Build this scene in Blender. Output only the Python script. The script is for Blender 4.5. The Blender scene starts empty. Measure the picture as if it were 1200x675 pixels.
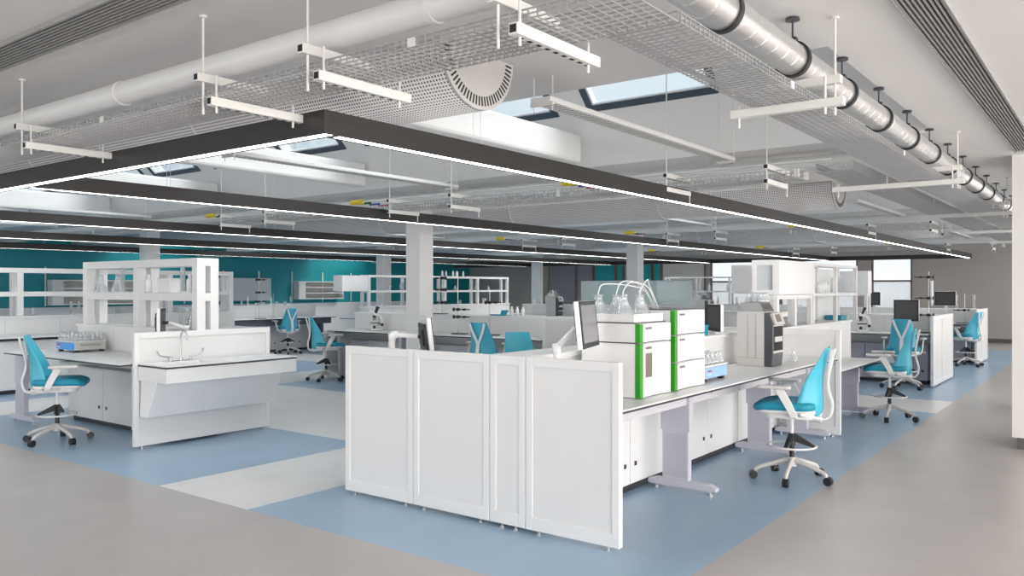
import bpy, math, random
from mathutils import Vector, Matrix
random.seed(7)
C = bpy.context.scene.collection
SC = bpy.context.scene
PI = math.pi

# ------------------------------------------------------------------ materials
def mat(name, col, rough=.5, metal=0., var=.03, scale=8., spec=.5, emit=None, estr=0., coat=0.):
    m = bpy.data.materials.new(name); m.use_nodes = True
    nt = m.node_tree; b = nt.nodes['Principled BSDF']
    b.inputs['Roughness'].default_value = rough
    b.inputs['Metallic'].default_value = metal
    b.inputs['Specular IOR Level'].default_value = spec
    b.inputs['Coat Weight'].default_value = coat
    if var > 0:
        tc = nt.nodes.new('ShaderNodeTexCoord'); nz = nt.nodes.new('ShaderNodeTexNoise')
        nz.inputs['Scale'].default_value = scale; nz.inputs['Detail'].default_value = 4
        rp = nt.nodes.new('ShaderNodeValToRGB')
        rp.color_ramp.elements[0].position = .3; rp.color_ramp.elements[1].position = .7
        rp.color_ramp.elements[0].color = (*[c*(1-var) for c in col], 1)
        rp.color_ramp.elements[1].color = (*[min(1, c*(1+var)) for c in col], 1)
        nt.links.new(tc.outputs['Object'], nz.inputs['Vector'])
        nt.links.new(nz.outputs['Fac'], rp.inputs['Fac'])
        nt.links.new(rp.outputs['Color'], b.inputs['Base Color'])
    else:
        b.inputs['Base Color'].default_value = (*col, 1)
    if emit:
        b.inputs['Emission Color'].default_value = (*emit, 1)
        b.inputs['Emission Strength'].default_value = estr
    return m

def thin_glass(name, col, refl=.12, haze=0.):
    m = bpy.data.materials.new(name); m.use_nodes = True
    nt = m.node_tree; nt.nodes.clear()
    out = nt.nodes.new('ShaderNodeOutputMaterial')
    tr = nt.nodes.new('ShaderNodeBsdfTransparent'); tr.inputs[0].default_value = (*col, 1)
    gl = nt.nodes.new('ShaderNodeBsdfGlossy'); gl.inputs['Roughness'].default_value = .05
    df = nt.nodes.new('ShaderNodeBsdfDiffuse'); df.inputs[0].default_value = (*col, 1)
    lw = nt.nodes.new('ShaderNodeLayerWeight'); lw.inputs[0].default_value = .35
    mp = nt.nodes.new('ShaderNodeMath'); mp.operation = 'MULTIPLY_ADD'
    mp.inputs[1].default_value = .5; mp.inputs[2].default_value = refl
    m1 = nt.nodes.new('ShaderNodeMixShader'); m2 = nt.nodes.new('ShaderNodeMixShader')
    nt.links.new(lw.outputs['Facing'], mp.inputs[0])
    nt.links.new(mp.outputs[0], m1.inputs[0])
    nt.links.new(tr.outputs[0], m1.inputs[1]); nt.links.new(gl.outputs[0], m1.inputs[2])
    m2.inputs[0].default_value = haze
    nt.links.new(m1.outputs[0], m2.inputs[1]); nt.links.new(df.outputs[0], m2.inputs[2])
    nt.links.new(m2.outputs[0], out.inputs[0])
    return m

def perforated(name, col, hole, sx, sy, thr):
    """small round holes laid out on object x / y coordinates"""
    m = mat(name, col, .55, 0, 0)
    nt = m.node_tree; b = nt.nodes['Principled BSDF']
    uv = nt.nodes.new('ShaderNodeUVMap')
    mp = nt.nodes.new('ShaderNodeMapping'); mp.inputs['Scale'].default_value = (sx, sy, 1)
    fr = nt.nodes.new('ShaderNodeVectorMath'); fr.operation = 'FRACTION'
    sb = nt.nodes.new('ShaderNodeVectorMath'); sb.operation = 'SUBTRACT'; sb.inputs[1].default_value = (.5, .5, 0)
    ml = nt.nodes.new('ShaderNodeVectorMath'); ml.operation = 'MULTIPLY'; ml.inputs[1].default_value = (1, 1, 0)
    ln = nt.nodes.new('ShaderNodeVectorMath'); ln.operation = 'LENGTH'
    lt = nt.nodes.new('ShaderNodeMath'); lt.operation = 'LESS_THAN'; lt.inputs[1].default_value = thr
    mx = nt.nodes.new('ShaderNodeMix'); mx.data_type = 'RGBA'
    mx.inputs['A'].default_value = (*col, 1); mx.inputs['B'].default_value = (*hole, 1)
    L = nt.links.new
    L(uv.outputs[0], mp.inputs[0]); L(mp.outputs[0], fr.inputs[0]); L(fr.outputs[0], sb.inputs[0])
    L(sb.outputs[0], ml.inputs[0]); L(ml.outputs[0], ln.inputs[0]); L(ln.outputs['Value'], lt.inputs[0])
    L(lt.outputs[0], mx.inputs['Factor']); L(mx.outputs['Result'], b.inputs['Base Color'])
    return m

M = {}
M['white'] = mat('white laminate', (.79, .79, .79), .38, var=.012, scale=3)
M['white_gloss'] = mat('white gloss shell', (.86, .86, .86), .25, var=.008, scale=5)
M['inset'] = mat('pale panel infill', (.75, .75, .75), .35, var=.015, scale=2)
M['lavender'] = mat('lavender grey powder coat', (.56, .55, .62), .4, var=.02)
M['inlay'] = mat('darker lavender inlay', (.50, .49, .55), .45, var=.02)
M['apron'] = mat('pale lavender apron', (.64, .62, .66), .42, var=.015)
M['edge'] = mat('dark phenolic edge', (.035, .035, .045), .45)
M['black'] = mat('black plastic', (.018, .018, .02), .4)
M['dark_void'] = mat('dark slot', (.02, .02, .022), .8)
M['charcoal'] = mat('charcoal plastic', (.06, .062, .075), .35)
M['screen'] = mat('switched off grey screen', (.25, .25, .27), .22, var=.05, scale=2)
M['screen_dark'] = mat('dark screen', (.055, .055, .06), .3, var=.03)
M['teal'] = mat('teal chair fabric', (.01, .28, .40), .55, var=.06, scale=30)
M['teal_mesh'] = mat('turquoise elastomer back', (.07, .47, .61), .36, var=.03, scale=12)
M['chair_white'] = mat('off white chair plastic', (.80, .79, .78), .38, var=.01)
M['chair_base'] = mat('pale grey cast base', (.62, .60, .58), .35, var=.02)
M['steel'] = mat('polished steel', (.55, .55, .56), .30, .9, var=.02)
M['galv'] = mat('galvanised duct steel', (.78, .78, .78), .33, .9, var=.04, scale=4)
M['wire'] = mat('zinc wire', (.46, .46, .465), .42, .55, var=.03)
M['strut'] = mat('cream painted strut', (.76, .75, .72), .5, var=.02)
M['duct_white'] = mat('white painted duct', (.80, .80, .79), .38, var=.01)
M['bronze'] = mat('dark bronze lamp profile', (.026, .023, .022), .45, var=.05, scale=2)
M['lamp'] = mat('lamp diffuser', (.9, .9, .9), .5, var=0, emit=(1, .97, .93), estr=15.0)
M['ceiling'] = mat('ceiling paint', (.74, .73, .725), .8, var=.012, scale=1)
M['shaft'] = mat('white shaft paint', (.87, .865, .86), .75, var=.01, scale=1)
M['wall_grey'] = mat('warm grey wall paint', (.42, .40, .385), .7, var=.02, scale=1.2)
M['wall_white'] = mat('off white wall paint', (.74, .72, .70), .7, var=.012, scale=1)
M['wall_teal'] = mat('teal wall panel', (.008, .27, .30), .45, var=.03, scale=1.5)
M['column'] = mat('column paint', (.80, .79, .78), .6, var=.012, scale=1.5)
M['navy'] = mat('dark blue grey window frame', (.05, .075, .105), .4)
M['glass_sky'] = thin_glass('skylight pane', (.95, .98, 1), .03)
M['glass'] = thin_glass('lab glass', (.95, .97, .98), .10, .15)
M['glass_teal'] = thin_glass('bluish liquid glass', (.60, .82, .88), .16, .15)
M['frost'] = thin_glass('frosted screen glass', (.86, .93, .92), .06, .38)
M['frost_white'] = thin_glass('frosted window film', (.93, .94, .95), .03, .30)
M['smoke'] = thin_glass('smoked lid glass', (.34, .32, .31), .14, .30)
M['green'] = mat('green instrument trim', (.030, .31, .010), .35, var=.03)
M['blue_panel'] = mat('pale blue control panel', (.30, .53, .86), .4, var=.02)
M['blue_deep'] = mat('blue control panel', (.07, .33, .78), .4, var=.02)
M['machine'] = mat('warm grey instrument case', (.58, .57, .55), .4, var=.012)
M['red'] = mat('red plastic', (.6, .03, .03), .4)
M['tag_y'] = mat('yellow pipe band', (.80, .62, .02), .5)
M['tag_g'] = mat('green pipe band', (.02, .18, .05), .5)
M['tag_b'] = mat('blue pipe band', (.05, .06, .42), .5)
M['tag_r'] = mat('red pipe band', (.50, .03, .05), .5)
M['pane_grey'] = mat('grey lacquered door glass', (.30, .30, .345), .25, var=.02)
M['pane_teal'] = mat('bright teal glass', (.02, .42, .44), .2, var=.02)
M['mullion'] = mat('brown mullion', (.20, .165, .15), .5)
M['perf'] = perforated('perforated duct fabric', (.66, .66, .67), (.10, .10, .11), 1/.022, 1/.022, .30)
M['slat'] = mat('diffuser blade', (.36, .355, .35), .5, var=.01)
M['skirt'] = mat('recessed skirting', (.12, .11, .105), .5)
M['shade_under'] = mat('bench underside painted as shade', (.12, .12, .155), .5, var=.02)  # shade beneath a bench top put into the colour

def floor_mat(name, col, rough):
    m = mat(name, col, rough, 0, .045, 2.2, .45)
    nt = m.node_tree; b = nt.nodes['Principled BSDF']
    tc = nt.nodes.new('ShaderNodeTexCoord')
    n2 = nt.nodes.new('ShaderNodeTexNoise'); n2.inputs['Scale'].default_value = 60; n2.inputs['Detail'].default_value = 3
    mr = nt.nodes.new('ShaderNodeMapRange'); mr.inputs[3].default_value = rough-.05; mr.inputs[4].default_value = rough+.08
    nt.links.new(tc.outputs['Object'], n2.inputs['Vector']); nt.links.new(n2.outputs['Fac'], mr.inputs[0])
    nt.links.new(mr.outputs[0], b.inputs['Roughness'])
    return m
M['floor_grey'] = floor_mat('grey resin floor', (.455, .43, .418), .30)
M['floor_blue'] = floor_mat('blue resin floor', (.32, .455, .595), .30)
M['floor_white'] = floor_mat('pale resin floor', (.76, .755, .75), .28)

# ------------------------------------------------------------------ mesh helper
class MB:
    def __init__(s): s.v = []; s.f = []; s.sm = []; s.mi = []; s.uv = {}; s.cur = 0
    def _add(s, vs, fs, smooth=False):
        o = len(s.v); s.v += [tuple(v) for v in vs]
        for f in fs:
            s.f.append(tuple(i+o for i in f)); s.sm.append(smooth); s.mi.append(s.cur)
        return s
    def box(s, x0, x1, y0, y1, z0, z1):
        if x1 < x0: x0, x1 = x1, x0
        if y1 < y0: y0, y1 = y1, y0
        if z1 < z0: z0, z1 = z1, z0
        return s._add([(x0,y0,z0),(x1,y0,z0),(x1,y1,z0),(x0,y1,z0),(x0,y0,z1),(x1,y0,z1),(x1,y1,z1),(x0,y1,z1)],
            [(0,3,2,1),(4,5,6,7),(0,1,5,4),(1,2,6,5),(2,3,7,6),(3,0,4,7)])
    def obox(s, p0, p1, w, h, up=(0,0,1)):
        """bar from p0 to p1, w wide, h high"""
        p0, p1 = Vector(p0), Vector(p1); d = (p1-p0).normalized(); up = Vector(up)
        if abs(d.dot(up)) > .98: up = Vector((0,1,0))
        r = d.cross(up).normalized(); u = r.cross(d)
        vs = []
        for p in (p0, p1):
            for a, b in ((-1,-1),(1,-1),(1,1),(-1,1)): vs.append(p + r*(a*w/2) + u*(b*h/2))
        return s._add(vs, [(0,1,2,3),(7,6,5,4),(0,4,5,1),(1,5,6,2),(2,6,7,3),(3,7,4,0)])
    def cyl(s, p0, p1, r0, r1=None, n=12, caps=True, smooth=True):
        r1 = r0 if r1 is None else r1
        p0, p1 = Vector(p0), Vector(p1); d = (p1-p0).normalized()
        a = Vector((0,0,1)) if abs(d.z) < .9 else Vector((1,0,0))
        x = d.cross(a).normalized(); y = d.cross(x)
        vs = []
        for p, r in ((p0,r0),(p1,r1)):
            for i in range(n):
                t = 2*PI*i/n; vs.append(p + x*(math.cos(t)*r) + y*(math.sin(t)*r))
        s._add(vs, [(i,(i+1)%n,n+(i+1)%n,n+i) for i in range(n)], smooth)
        if caps:
            s._add(vs[:n], [tuple(reversed(range(n)))]); s._add(vs[n:], [tuple(range(n))])
        return s
    def tube(s, pts, r, n=8, closed=False, caps=True):
        pts = [Vector(p) for p in pts]; m = len(pts)
        rs = r if isinstance(r, (list, tuple)) else [r]*m
        tg = []
        for i in range(m):
            if closed: t = pts[(i+1)%m]-pts[i-1]
            else: t = pts[min(i+1,m-1)]-pts[max(i-1,0)]
            tg.append(t.normalized())
        a = Vector((0,0,1)) if abs(tg[0].z) < .9 else Vector((1,0,0))
        x = tg[0].cross(a).normalized(); vs = []
        for i in range(m):
            x = (x - tg[i]*x.dot(tg[i])).normalized(); y = tg[i].cross(x)
            for k in range(n):
                t = 2*PI*k/n; vs.append(pts[i] + x*(math.cos(t)*rs[i]) + y*(math.sin(t)*rs[i]))
        fs = []
        for i in range(m if closed else m-1):
            j = (i+1) % m
            for k in range(n): fs.append((i*n+k, i*n+(k+1)%n, j*n+(k+1)%n, j*n+k))
        s._add(vs, fs, True)
        if caps and not closed:
            s._add(vs[:n], [tuple(reversed(range(n)))]); s._add(vs[-n:], [tuple(range(n))])
        return s
    def lathe(s, prof, c=(0,0,0), n=16):
        vs = []; cx, cy, cz = c
        for r, z in prof:
            for i in range(n):
                t = 2*PI*i/n; vs.append((cx+r*math.cos(t), cy+r*math.sin(t), cz+z))
        fs = []
        for j in range(len(prof)-1):
            for i in range(n): fs.append((j*n+i, j*n+(i+1)%n, (j+1)*n+(i+1)%n, (j+1)*n+i))
        s._add(vs, fs, True)
        if prof[0][0] > 1e-4: s._add(vs[:n], [tuple(reversed(range(n)))])
        if prof[-1][0] > 1e-4: s._add(vs[-n:], [tuple(range(n))])
        return s
    def prism(s, poly, axis, a0, a1):
        """extrude a 2-D polygon: axis 'x' -> poly is (y,z); 'y' -> (x,z); 'z' -> (x,y)"""
        def P(p, a):
            if axis == 'x': return (a, p[0], p[1])
            if axis == 'y': return (p[0], a, p[1])
            return (p[0], p[1], a)
        n = len(poly)
        vs = [P(p, a0) for p in poly] + [P(p, a1) for p in poly]
        fs = [tuple(range(n)), tuple(reversed(range(n, 2*n)))] + [(i, n+i, n+(i+1)%n, (i+1)%n) for i in range(n)]
        return s._add(vs, fs)
    def sheet(s, fn, nu, nv, th):
        """closed thick sheet from fn(u,v) -> Vector"""
        P = [[Vector(fn(i/nu, j/nv)) for j in range(nv+1)] for i in range(nu+1)]
        N = [[None]*(nv+1) for _ in range(nu+1)]
        for i in range(nu+1):
            for j in range(nv+1):
                du = P[min(i+1,nu)][j]-P[max(i-1,0)][j]; dv = P[i][min(j+1,nv)]-P[i][max(j-1,0)]
                N[i][j] = du.cross(dv).normalized()
        W = nv+1; K = (nu+1)*W
        vs = [P[i][j]+N[i][j]*(th/2) for i in range(nu+1) for j in range(W)] + [P[i][j]-N[i][j]*(th/2) for i in range(nu+1) for j in range(W)]
        fs = []
        for i in range(nu):
            for j in range(nv):
                a, b, c, d = i*W+j, (i+1)*W+j, (i+1)*W+j+1, i*W+j+1
                fs.append((a,b,c,d)); fs.append((K+d,K+c,K+b,K+a))
        for i in range(nu):
            fs.append((i*W, K+i*W, K+(i+1)*W, (i+1)*W)); a = i*W+nv; b = (i+1)*W+nv; fs.append((a, b, K+b, K+a))
        for j in range(nv):
            fs.append((j, j+1, K+j+1, K+j)); a = nu*W+j; fs.append((a, K+a, K+a+1, a+1))
        return s._add(vs, fs, True)
    def mesh(s, name, m):
        me = bpy.data.meshes.new(name); me.from_pydata(s.v, [], s.f)
        ms = m if isinstance(m, (list, tuple)) else [m]
        for x in ms: me.materials.append(M[x])
        me.polygons.foreach_set('use_smooth', s.sm)
        me.polygons.foreach_set('material_index', s.mi)
        me.update(); return me
    def build(s, name, m, parent=None, loc=None, bevel=0, seg=2):
        o = bpy.data.objects.new(name, s.mesh(name, m)); C.objects.link(o)
        if parent is not None: o.parent = parent
        if loc is not None: o.location = loc
        if bevel:
            b = o.modifiers.new('soft edges', 'BEVEL'); b.width = bevel; b.segments = seg; b.limit_method = 'ANGLE'; b.angle_limit = .7
        return o

def thing(name, label, cat, loc=(0,0,0), rz=0, group=None):
    o = bpy.data.objects.new(name, None); C.objects.link(o); o.empty_display_size = .1
    o.location = loc; o.rotation_euler = (0,0,rz); o['label'] = label; o['category'] = cat
    if group: o['group'] = group
    return o
def tag(o, label, cat, group=None):
    o['label'] = label; o['category'] = cat
    if group: o['group'] = group
    return o
def struct(o): o['kind'] = 'structure'; return o
KIDS = {}
def kids_of(o): return [c for c in list(bpy.data.objects) if c.parent == o]
def dup(o, loc, rz=0, label=None, group=None, kids=None):
    """copy a thing with its parts and sub-parts"""
    r = o.copy(); C.objects.link(r); r.location = loc; r.rotation_euler = (0,0,rz)
    if label: r['label'] = label
    if group: r['group'] = group
    def rec(src, dst):
        if src.name not in KIDS: KIDS[src.name] = kids_of(src)
        for c in KIDS[src.name]:
            d = c.copy(); C.objects.link(d); d.parent = dst; rec(c, d)
    rec(o, r)
    return r
PROTO = {}
def place(kind, maker, loc, rz, label, group=None):
    """the first of a kind is the built one, later ones are copies of it"""
    if kind not in PROTO:
        o = maker(); PROTO[kind] = o
        o.location = loc; o.rotation_euler = (0,0,rz); o['label'] = label
        if group: o['group'] = group
        return o
    o = dup(PROTO[kind], loc, rz, label)
    if group: o['group'] = group
    elif 'group' in o: del o['group']
    return o

# ------------------------------------------------------------------ room
CE = 2.92        # ceiling height
XL, XR, YF, YB = -23.0, 6.0, -6.0, 27.5
fl = MB()
def fq(x0, x1, y0, y1, k):
    fl.cur = k; fl._add([(x0,y0,0),(x1,y0,0),(x1,y1,0),(x0,y1,0)], [(0,1,2,3)])
xs = [XL, -12.6, -11.3, -6.25, -5.07, -1.93, XR]
ys = [YF, 3.56, 5.8, 8.47, 11.6, 12.9, 17.3, 18.3, 24.3, YB]
for i in range(len(xs)-1):
    for j in range(len(ys)-1):
        x = (xs[i]+xs[i+1])/2; y = (ys[j]+ys[j+1])/2
        k = 1
        if x > -1.93 or y < 3.56 or y > 24.3: k = 0
        elif -12.6 < x < -11.3 or -6.25 < x < -5.07: k = 2
        elif 11.6 < y < 12.9: k = 2
        elif 5.8 < y < 8.47 and -12.6 < x < -6.25: k = 2
        fq(xs[i], xs[i+1], ys[j], ys[j+1], k)
fl.cur = 0
# slab under the finish
fl.box(XL-.2, XR+.2, YF-.2, YB+.2, -.2, -.002)
struct(fl.build('floor', ['floor_grey', 'floor_blue', 'floor_white']))

BAY = 7.2
OX0, OX1 = XL, -1.3
cl = MB()
T = .12
y = YF-.2
for k in range(3):
    o0, o1 = 4.6+BAY*k, 7.63+BAY*k
    cl.box(XL-.2, XR+.2, y, o0, CE, CE+T)
    cl.box(OX1, XR+.2, o0, o1, CE, CE+T)
    y = o1
cl.box(XL-.2, XR+.2, y, YB+.2, CE, CE+T)
struct(cl.build('ceiling', 'ceiling'))

# roof lights: sloped roof with windows over each bay, cross beams between
def sl(u, v, k, off=0):   # point on the slope: u along X, v up the slope
    s = v/math.sqrt(2); n = off/math.sqrt(2)
    return (u, 7.63+BAY*k - s + n, CE + s + n)
VB, VT, VTOP = .68, 3.25, 3.6
wn = 0
for k in range(3):
    rf = MB()
    wins = []
    for j in range(7):
        for a, b in ((-4.39, -2.98), (-2.74, -1.45)):
            if b-3.3*j > XL and not (j == 0 and a > -2.9): wins.append((a-3.3*j, b-3.3*j))
    wins.sort()
    def slab(u0, u1, v0, v1):
        q = [sl(u0,v0,k), sl(u1,v0,k), sl(u1,v1,k), sl(u0,v1,k)] + [sl(u0,v0,k,.2), sl(u1,v0,k,.2), sl(u1,v1,k,.2), sl(u0,v1,k,.2)]
        rf._add(q, [(0,3,2,1),(4,5,6,7),(0,1,5,4),(1,2,6,5),(2,3,7,6),(3,0,4,7)])
    slab(XL, OX1, 0, VB); slab(XL, OX1, VT, VTOP)
    u = XL
    for a, b in wins: slab(u, a, VB, VT); u = b
    slab(u, OX1, VB, VT)
    # flat roof, near wall, end walls
    zt = CE+VTOP/math.sqrt(2); yt = 7.63+BAY*k-VTOP/math.sqrt(2); y0 = 4.6+BAY*k
    rf.box(XL-.2, OX1+.15, y0-.15, yt+.05, zt, zt+.15)
    rf.box(XL-.2, OX1+.15, y0-.15, y0, CE+T, zt+.02)
    for xw in (OX1, XL-.15):
        rf.prism([(y0, CE+T+.001), (7.63+BAY*k, CE+T+.001), (yt, zt+.1), (y0, zt+.1)], 'x', xw, xw+.15)
    o = struct(rf.build('roof', 'shaft'))
    for j in range(7):
        bx = -4.6-3.3*j
        if bx < XL+.3: break
        bm = MB(); bm.box(bx-.16, bx, y0-.05, 7.35+BAY*k, CE+.002, CE+.30)
        b = struct(bm.build('beam', 'shaft', bevel=.03))
    for a, b in wins:
        if k == 2 and a < -14: continue
        wn += 1
        w = bpy.data.objects.new('window_%d' % wn, None); C.objects.link(w); struct(w)
        f = MB()
        def bars(mb, lst, n0, n1):
            for (u0,u1,v0,v1) in lst:
                q = [sl(u0,v0,k,n0), sl(u1,v0,k,n0), sl(u1,v1,k,n0), sl(u0,v1,k,n0), sl(u0,v0,k,n1), sl(u1,v0,k,n1), sl(u1,v1,k,n1), sl(u0,v1,k,n1)]
                mb._add(q, [(0,3,2,1),(4,5,6,7),(0,1,5,4),(1,2,6,5),(2,3,7,6),(3,0,4,7)])
        FW = .075
        bars(f, ((a,b,VB,VB+FW),(a,b,VT-FW,VT),(a,a+FW,VB+FW,VT-FW),(b-FW,b,VB+FW,VT-FW)), -.012, .03)
        f.build('frame', 'navy', w)
        g = MB(); bars(g, ((a+FW,b-FW,VB+FW,VT-FW),), .012, .020); g.build('pane', 'glass_sky', w)
        r = MB(); bars(r, ((a+FW,b-FW,VB+FW,VB+FW+.016),(a+FW,a+FW+.02,VB+FW+.016,VT-FW)), -.008, .011); r.build('glazing_bead', 'white', w)

# walls
w = MB(); w.box(XL-.2, XL, YF-.2, YB+.2, 0, CE); struct(w.build('wall_left', 'wall_teal'))
w = MB()
w.box(XL, -11.85, YB, YB+.2, 0, CE); w.box(-5.25, -.2, YB, YB+.2, 0, CE)
w.box(-11.85, -5.25, YB, YB+.2, 2.56, CE); w.box(-11.85, -5.25, YB, YB+.2, 0, .55)
w.box(-6.85, -6.45, YB-.02, YB+.2, .55, 2.56)
struct(w.build('wall_back', 'wall_grey'))
w = MB()
w.box(-.9, XR, 9.45, 10.1, .12, CE); w.box(-.9, -.6, 10.1, YB+.2, 2.70, CE)
for i in range(6): w.box(-.9, -.6, 12.4+3.0*i, 12.9+3.0*i, .12, 2.70)  # unseen piers; openings between them added to let light onto the walkway
struct(w.build('wall_right', 'wall_white'))
w = MB(); w.box(-.86, XR, 9.49, 10.1, 0, .12); w.box(-.86, -.6, 10.1, YB, 0, .12); struct(w.build('baseboard_right', 'skirt'))
w = MB(); w.box(-5.25, -.9, YB-.015, YB, 0, .12); struct(w.build('baseboard_back', 'skirt'))
# back windows
for i, (a, b) in enumerate(((-11.85, -9.35), (-9.35, -6.85), (-6.45, -5.25))):
    wn += 1
    w = bpy.data.objects.new('window_%d' % wn, None); C.objects.link(w); struct(w)
    f = MB()
    f.box(a, a+.06, YB+.05, YB+.12, .55, 2.56); f.box(b-.06, b, YB+.05, YB+.12, .55, 2.56)
    f.box(a, b, YB+.05, YB+.12, .55, .61); f.box(a, b, YB+.05, YB+.12, 2.5, 2.56); f.box(a, b, YB+.05, YB+.12, 1.79, 1.85)
    f.build('frame', 'mullion', w)
    g = MB(); g.box(a+.06, b-.06, YB+.08, YB+.086, 1.85, 2.5); g.build('pane', 'glass_sky', w)
    g = MB(); g.box(a+.06, b-.06, YB+.08, YB+.086, .61, 1.79); g.build('frosted_pane', 'frost_white', w)
# glazed lobby sides behind the camera: posts, sill and head with daylight between them
def glazed(name, pts, along):
    global wn
    w = MB()
    a0, a1, c0, c1 = pts
    def bx(u0, u1, z0, z1):
        if along == 'x': w.box(u0, u1, c0, c1, z0, z1)
        else: w.box(c0, c1, u0, u1, z0, z1)
    bx(a0, a1, 0, .25); bx(a0, a1, 2.75, CE)
    n = max(1, round((a1-a0)/3.0))
    for i in range(n+1):
        u = a0+(a1-a0)*i/n; bx(max(a0, u-.07), min(a1, u+.07), .25, 2.75)
    struct(w.build(name, 'wall_white'))
glazed('wall_front', (XL, XR, YF-.2, YF), 'x')
glazed('wall_lobby', (YF, 9.45, XR, XR+.2), 'y')

# columns
for (x, y) in ((-8.7, 9.2), (-9.18, 17.0), (-16.6, 9.25), (-16.7, 16.2), (-16.7, 23.7)):
    w = MB(); w.box(x-.15, x+.15, y-.15, y+.15, 0, CE); struct(w.build('column', 'column', bevel=.012))

# back wall door panels (grey and teal lacquered glass) and teal wall joints
def wallpanel(x0, x1, m, name, label, z1=2.62):
    t = thing(name, label, 'wall panel', ((x0+x1)/2, YB, 0))
    h = (x1-x0)/2
    b = MB(); b.box(-h+.04, h-.04, -.05, -.004, .0, z1); b.build('panel', m, t)
    b = MB(); b.box(-h, -h+.04, -.08, -.004, 0, z1); b.box(h-.04, h, -.08, -.004, 0, z1); b.build('mullion', 'mullion', t)
wallpanel(-18.75, -17.45, 'pane_grey', 'wall_panel', 'wide grey lacquered wall panel with brown mullions on back wall')
wallpanel(-17.43, -16.65, 'pane_grey', 'wall_panel', 'narrow grey lacquered wall panel left of the bright teal glass')
wallpanel(-16.62, -15.66, 'pane_teal', 'wall_panel', 'wide bright teal glass wall panel left of the second column')
wallpanel(-15.6, -15.3, 'pane_teal', 'wall_panel', 'very narrow bright teal glass strip on the back wall')
wallpanel(-14.9, -14.1, 'pane_teal', 'wall_panel', 'bright teal glass wall panel right behind the second column')
wallpanel(-14.05, -13.72, 'pane_teal', 'wall_panel', 'slim teal glass wall panel beside cream wall stretch')
wallpanel(-13.7, -12.0, 'wall_white', 'wall_panel', 'broad cream wall panel between teal glass and the windows')
for i in range(9):
    y = 9.9+1.34*i
    w = MB(); w.box(XL, XL+.03, y-.018, y+.018, 1.12, 2.16)
    o = w.build('shelf_rail', 'strut'); tag(o, 'slim upright shelf rail fixed on the teal wall', 'shelf rail', 'upright rails on the teal wall')

# outside ground so nothing looks into a void
w = MB(); w.box(-60, 60, -60, 80, -.6, -.5); struct(w.build('ground', 'floor_grey'))

# ------------------------------------------------------------------ ceiling services
def tray_mesh(L, W, H, pitch=.05, r=.0028):
    """wire basket of length L along x, width W along y, floor at z=0"""
    b = MB()
    ny = int(round(W/pitch))
    for i in range(ny+1):
        y = W*i/ny; b.box(0, L, y-r, y+r, -r, r)
    for z in (H*.5, H):
        for y in (0, W): b.box(0, L, y-r*(1.5 if z == H else 1), y+r*(1.5 if z == H else 1), z-r, z+r)
    n = int(L/pitch)
    for i in range(n+1):
        x = L*i/n
        b.box(x-r, x+r, 0, W, -2.6*r, -.6*r)
        b.box(x-r, x+r, -2.5*r, -.5*r, -2*r, H); b.box(x-r, x+r, W+.5*r, W+2.5*r, -2*r, H)
    return b
def tray(loc, rz, L, W, H, label, group=None, pitch=.05, r=.0028):
    t = thing('cable_tray', label, 'cable tray', loc, rz, group)
    tray_mesh(L, W, H, pitch, r).build('wire_basket', 'wire', t)
    x = 1.2
    while x < L:
        for y0 in (-.006, W-.002):
            sp = MB(); sp.box(x-.02, x+.02, y0, y0+.008, .0, H); sp.build('splice_plate', 'strut', t)
        x += 2.4
    return t
TZ = 2.53
tray((XL+.4, 2.285, TZ), 0, -1.245-XL-.4, .33, .034, 'wire mesh cable tray running left above the front edge of the lamps', pitch=.040, r=.0023)
tray((-1.245, 2.63, TZ), PI/2, 24.2, .285, .034, 'wire mesh cable tray running back beside the round steel duct', pitch=.040, r=.0023)
tray((-1.83, 7.2, 2.60), PI/2, 16., .30, .07, 'second narrower mesh cable tray inside of the one along the steel duct', pitch=.03)
for k, lab in ((0, 'mesh cable tray crossing just behind the nearest skylights'), (1, 'mesh cable tray crossing behind the middle row of skylights'), (2, 'mesh cable tray crossing behind the farthest row of skylights')):
    tray((XL+.4, 6.90+BAY*k, TZ), 0, -2.2-XL-.4, .24, .07, lab, pitch=.045 if k == 0 else .08)

# trapeze hangers: rod, upper and lower strut
def strut_bar(b, p0, p1):
    """slotted C profile, open below, with end faces"""
    b.obox(p0, p1, .042, .042)
def rods(t, lst, r=.006):
    for x, y, z0, z1 in lst:
        b = MB(); b.cyl((x,y,z0), (x,y,z1), r, n=8); b.build('threaded_rod', 'strut', t)
def make_trapeze():
    t = thing('trapeze_hanger', '', 'hanger')
    rods(t, ((0,0,2.44,CE), (.08,.02,2.44,2.62), (.08,.47,2.44,2.56)))
    r = MB(); r.cyl((0,0,CE-.012), (0,0,CE-.001), .02, n=12); r.build('ceiling_cup', 'strut', t)
    b = MB(); strut_bar(b, (0,-.04,2.615), (0,.36,2.615)); b.build('upper_strut', 'strut', t, bevel=.003)
    b = MB(); strut_bar(b, (.08,-.02,2.492), (.08,.53,2.492)); lo = b.build('lower_strut', 'strut', t, bevel=.003)
    s = MB()
    for i in range(9): s.box(.066, .082, .02+i*.055, .045+i*.055, 2.4702, 2.4715)
    s.build('slots', 'dark_void', lo)
    s = MB(); s.box(.066, .094, -.0215, -.0195, 2.478, 2.506); s.build('end_hole', 'dark_void', lo)
    s = MB(); s.box(-.014, .014, -.0415, -.0395, 2.601, 2.629); s.build('end_hole', 'dark_void', t)
    return t
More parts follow.
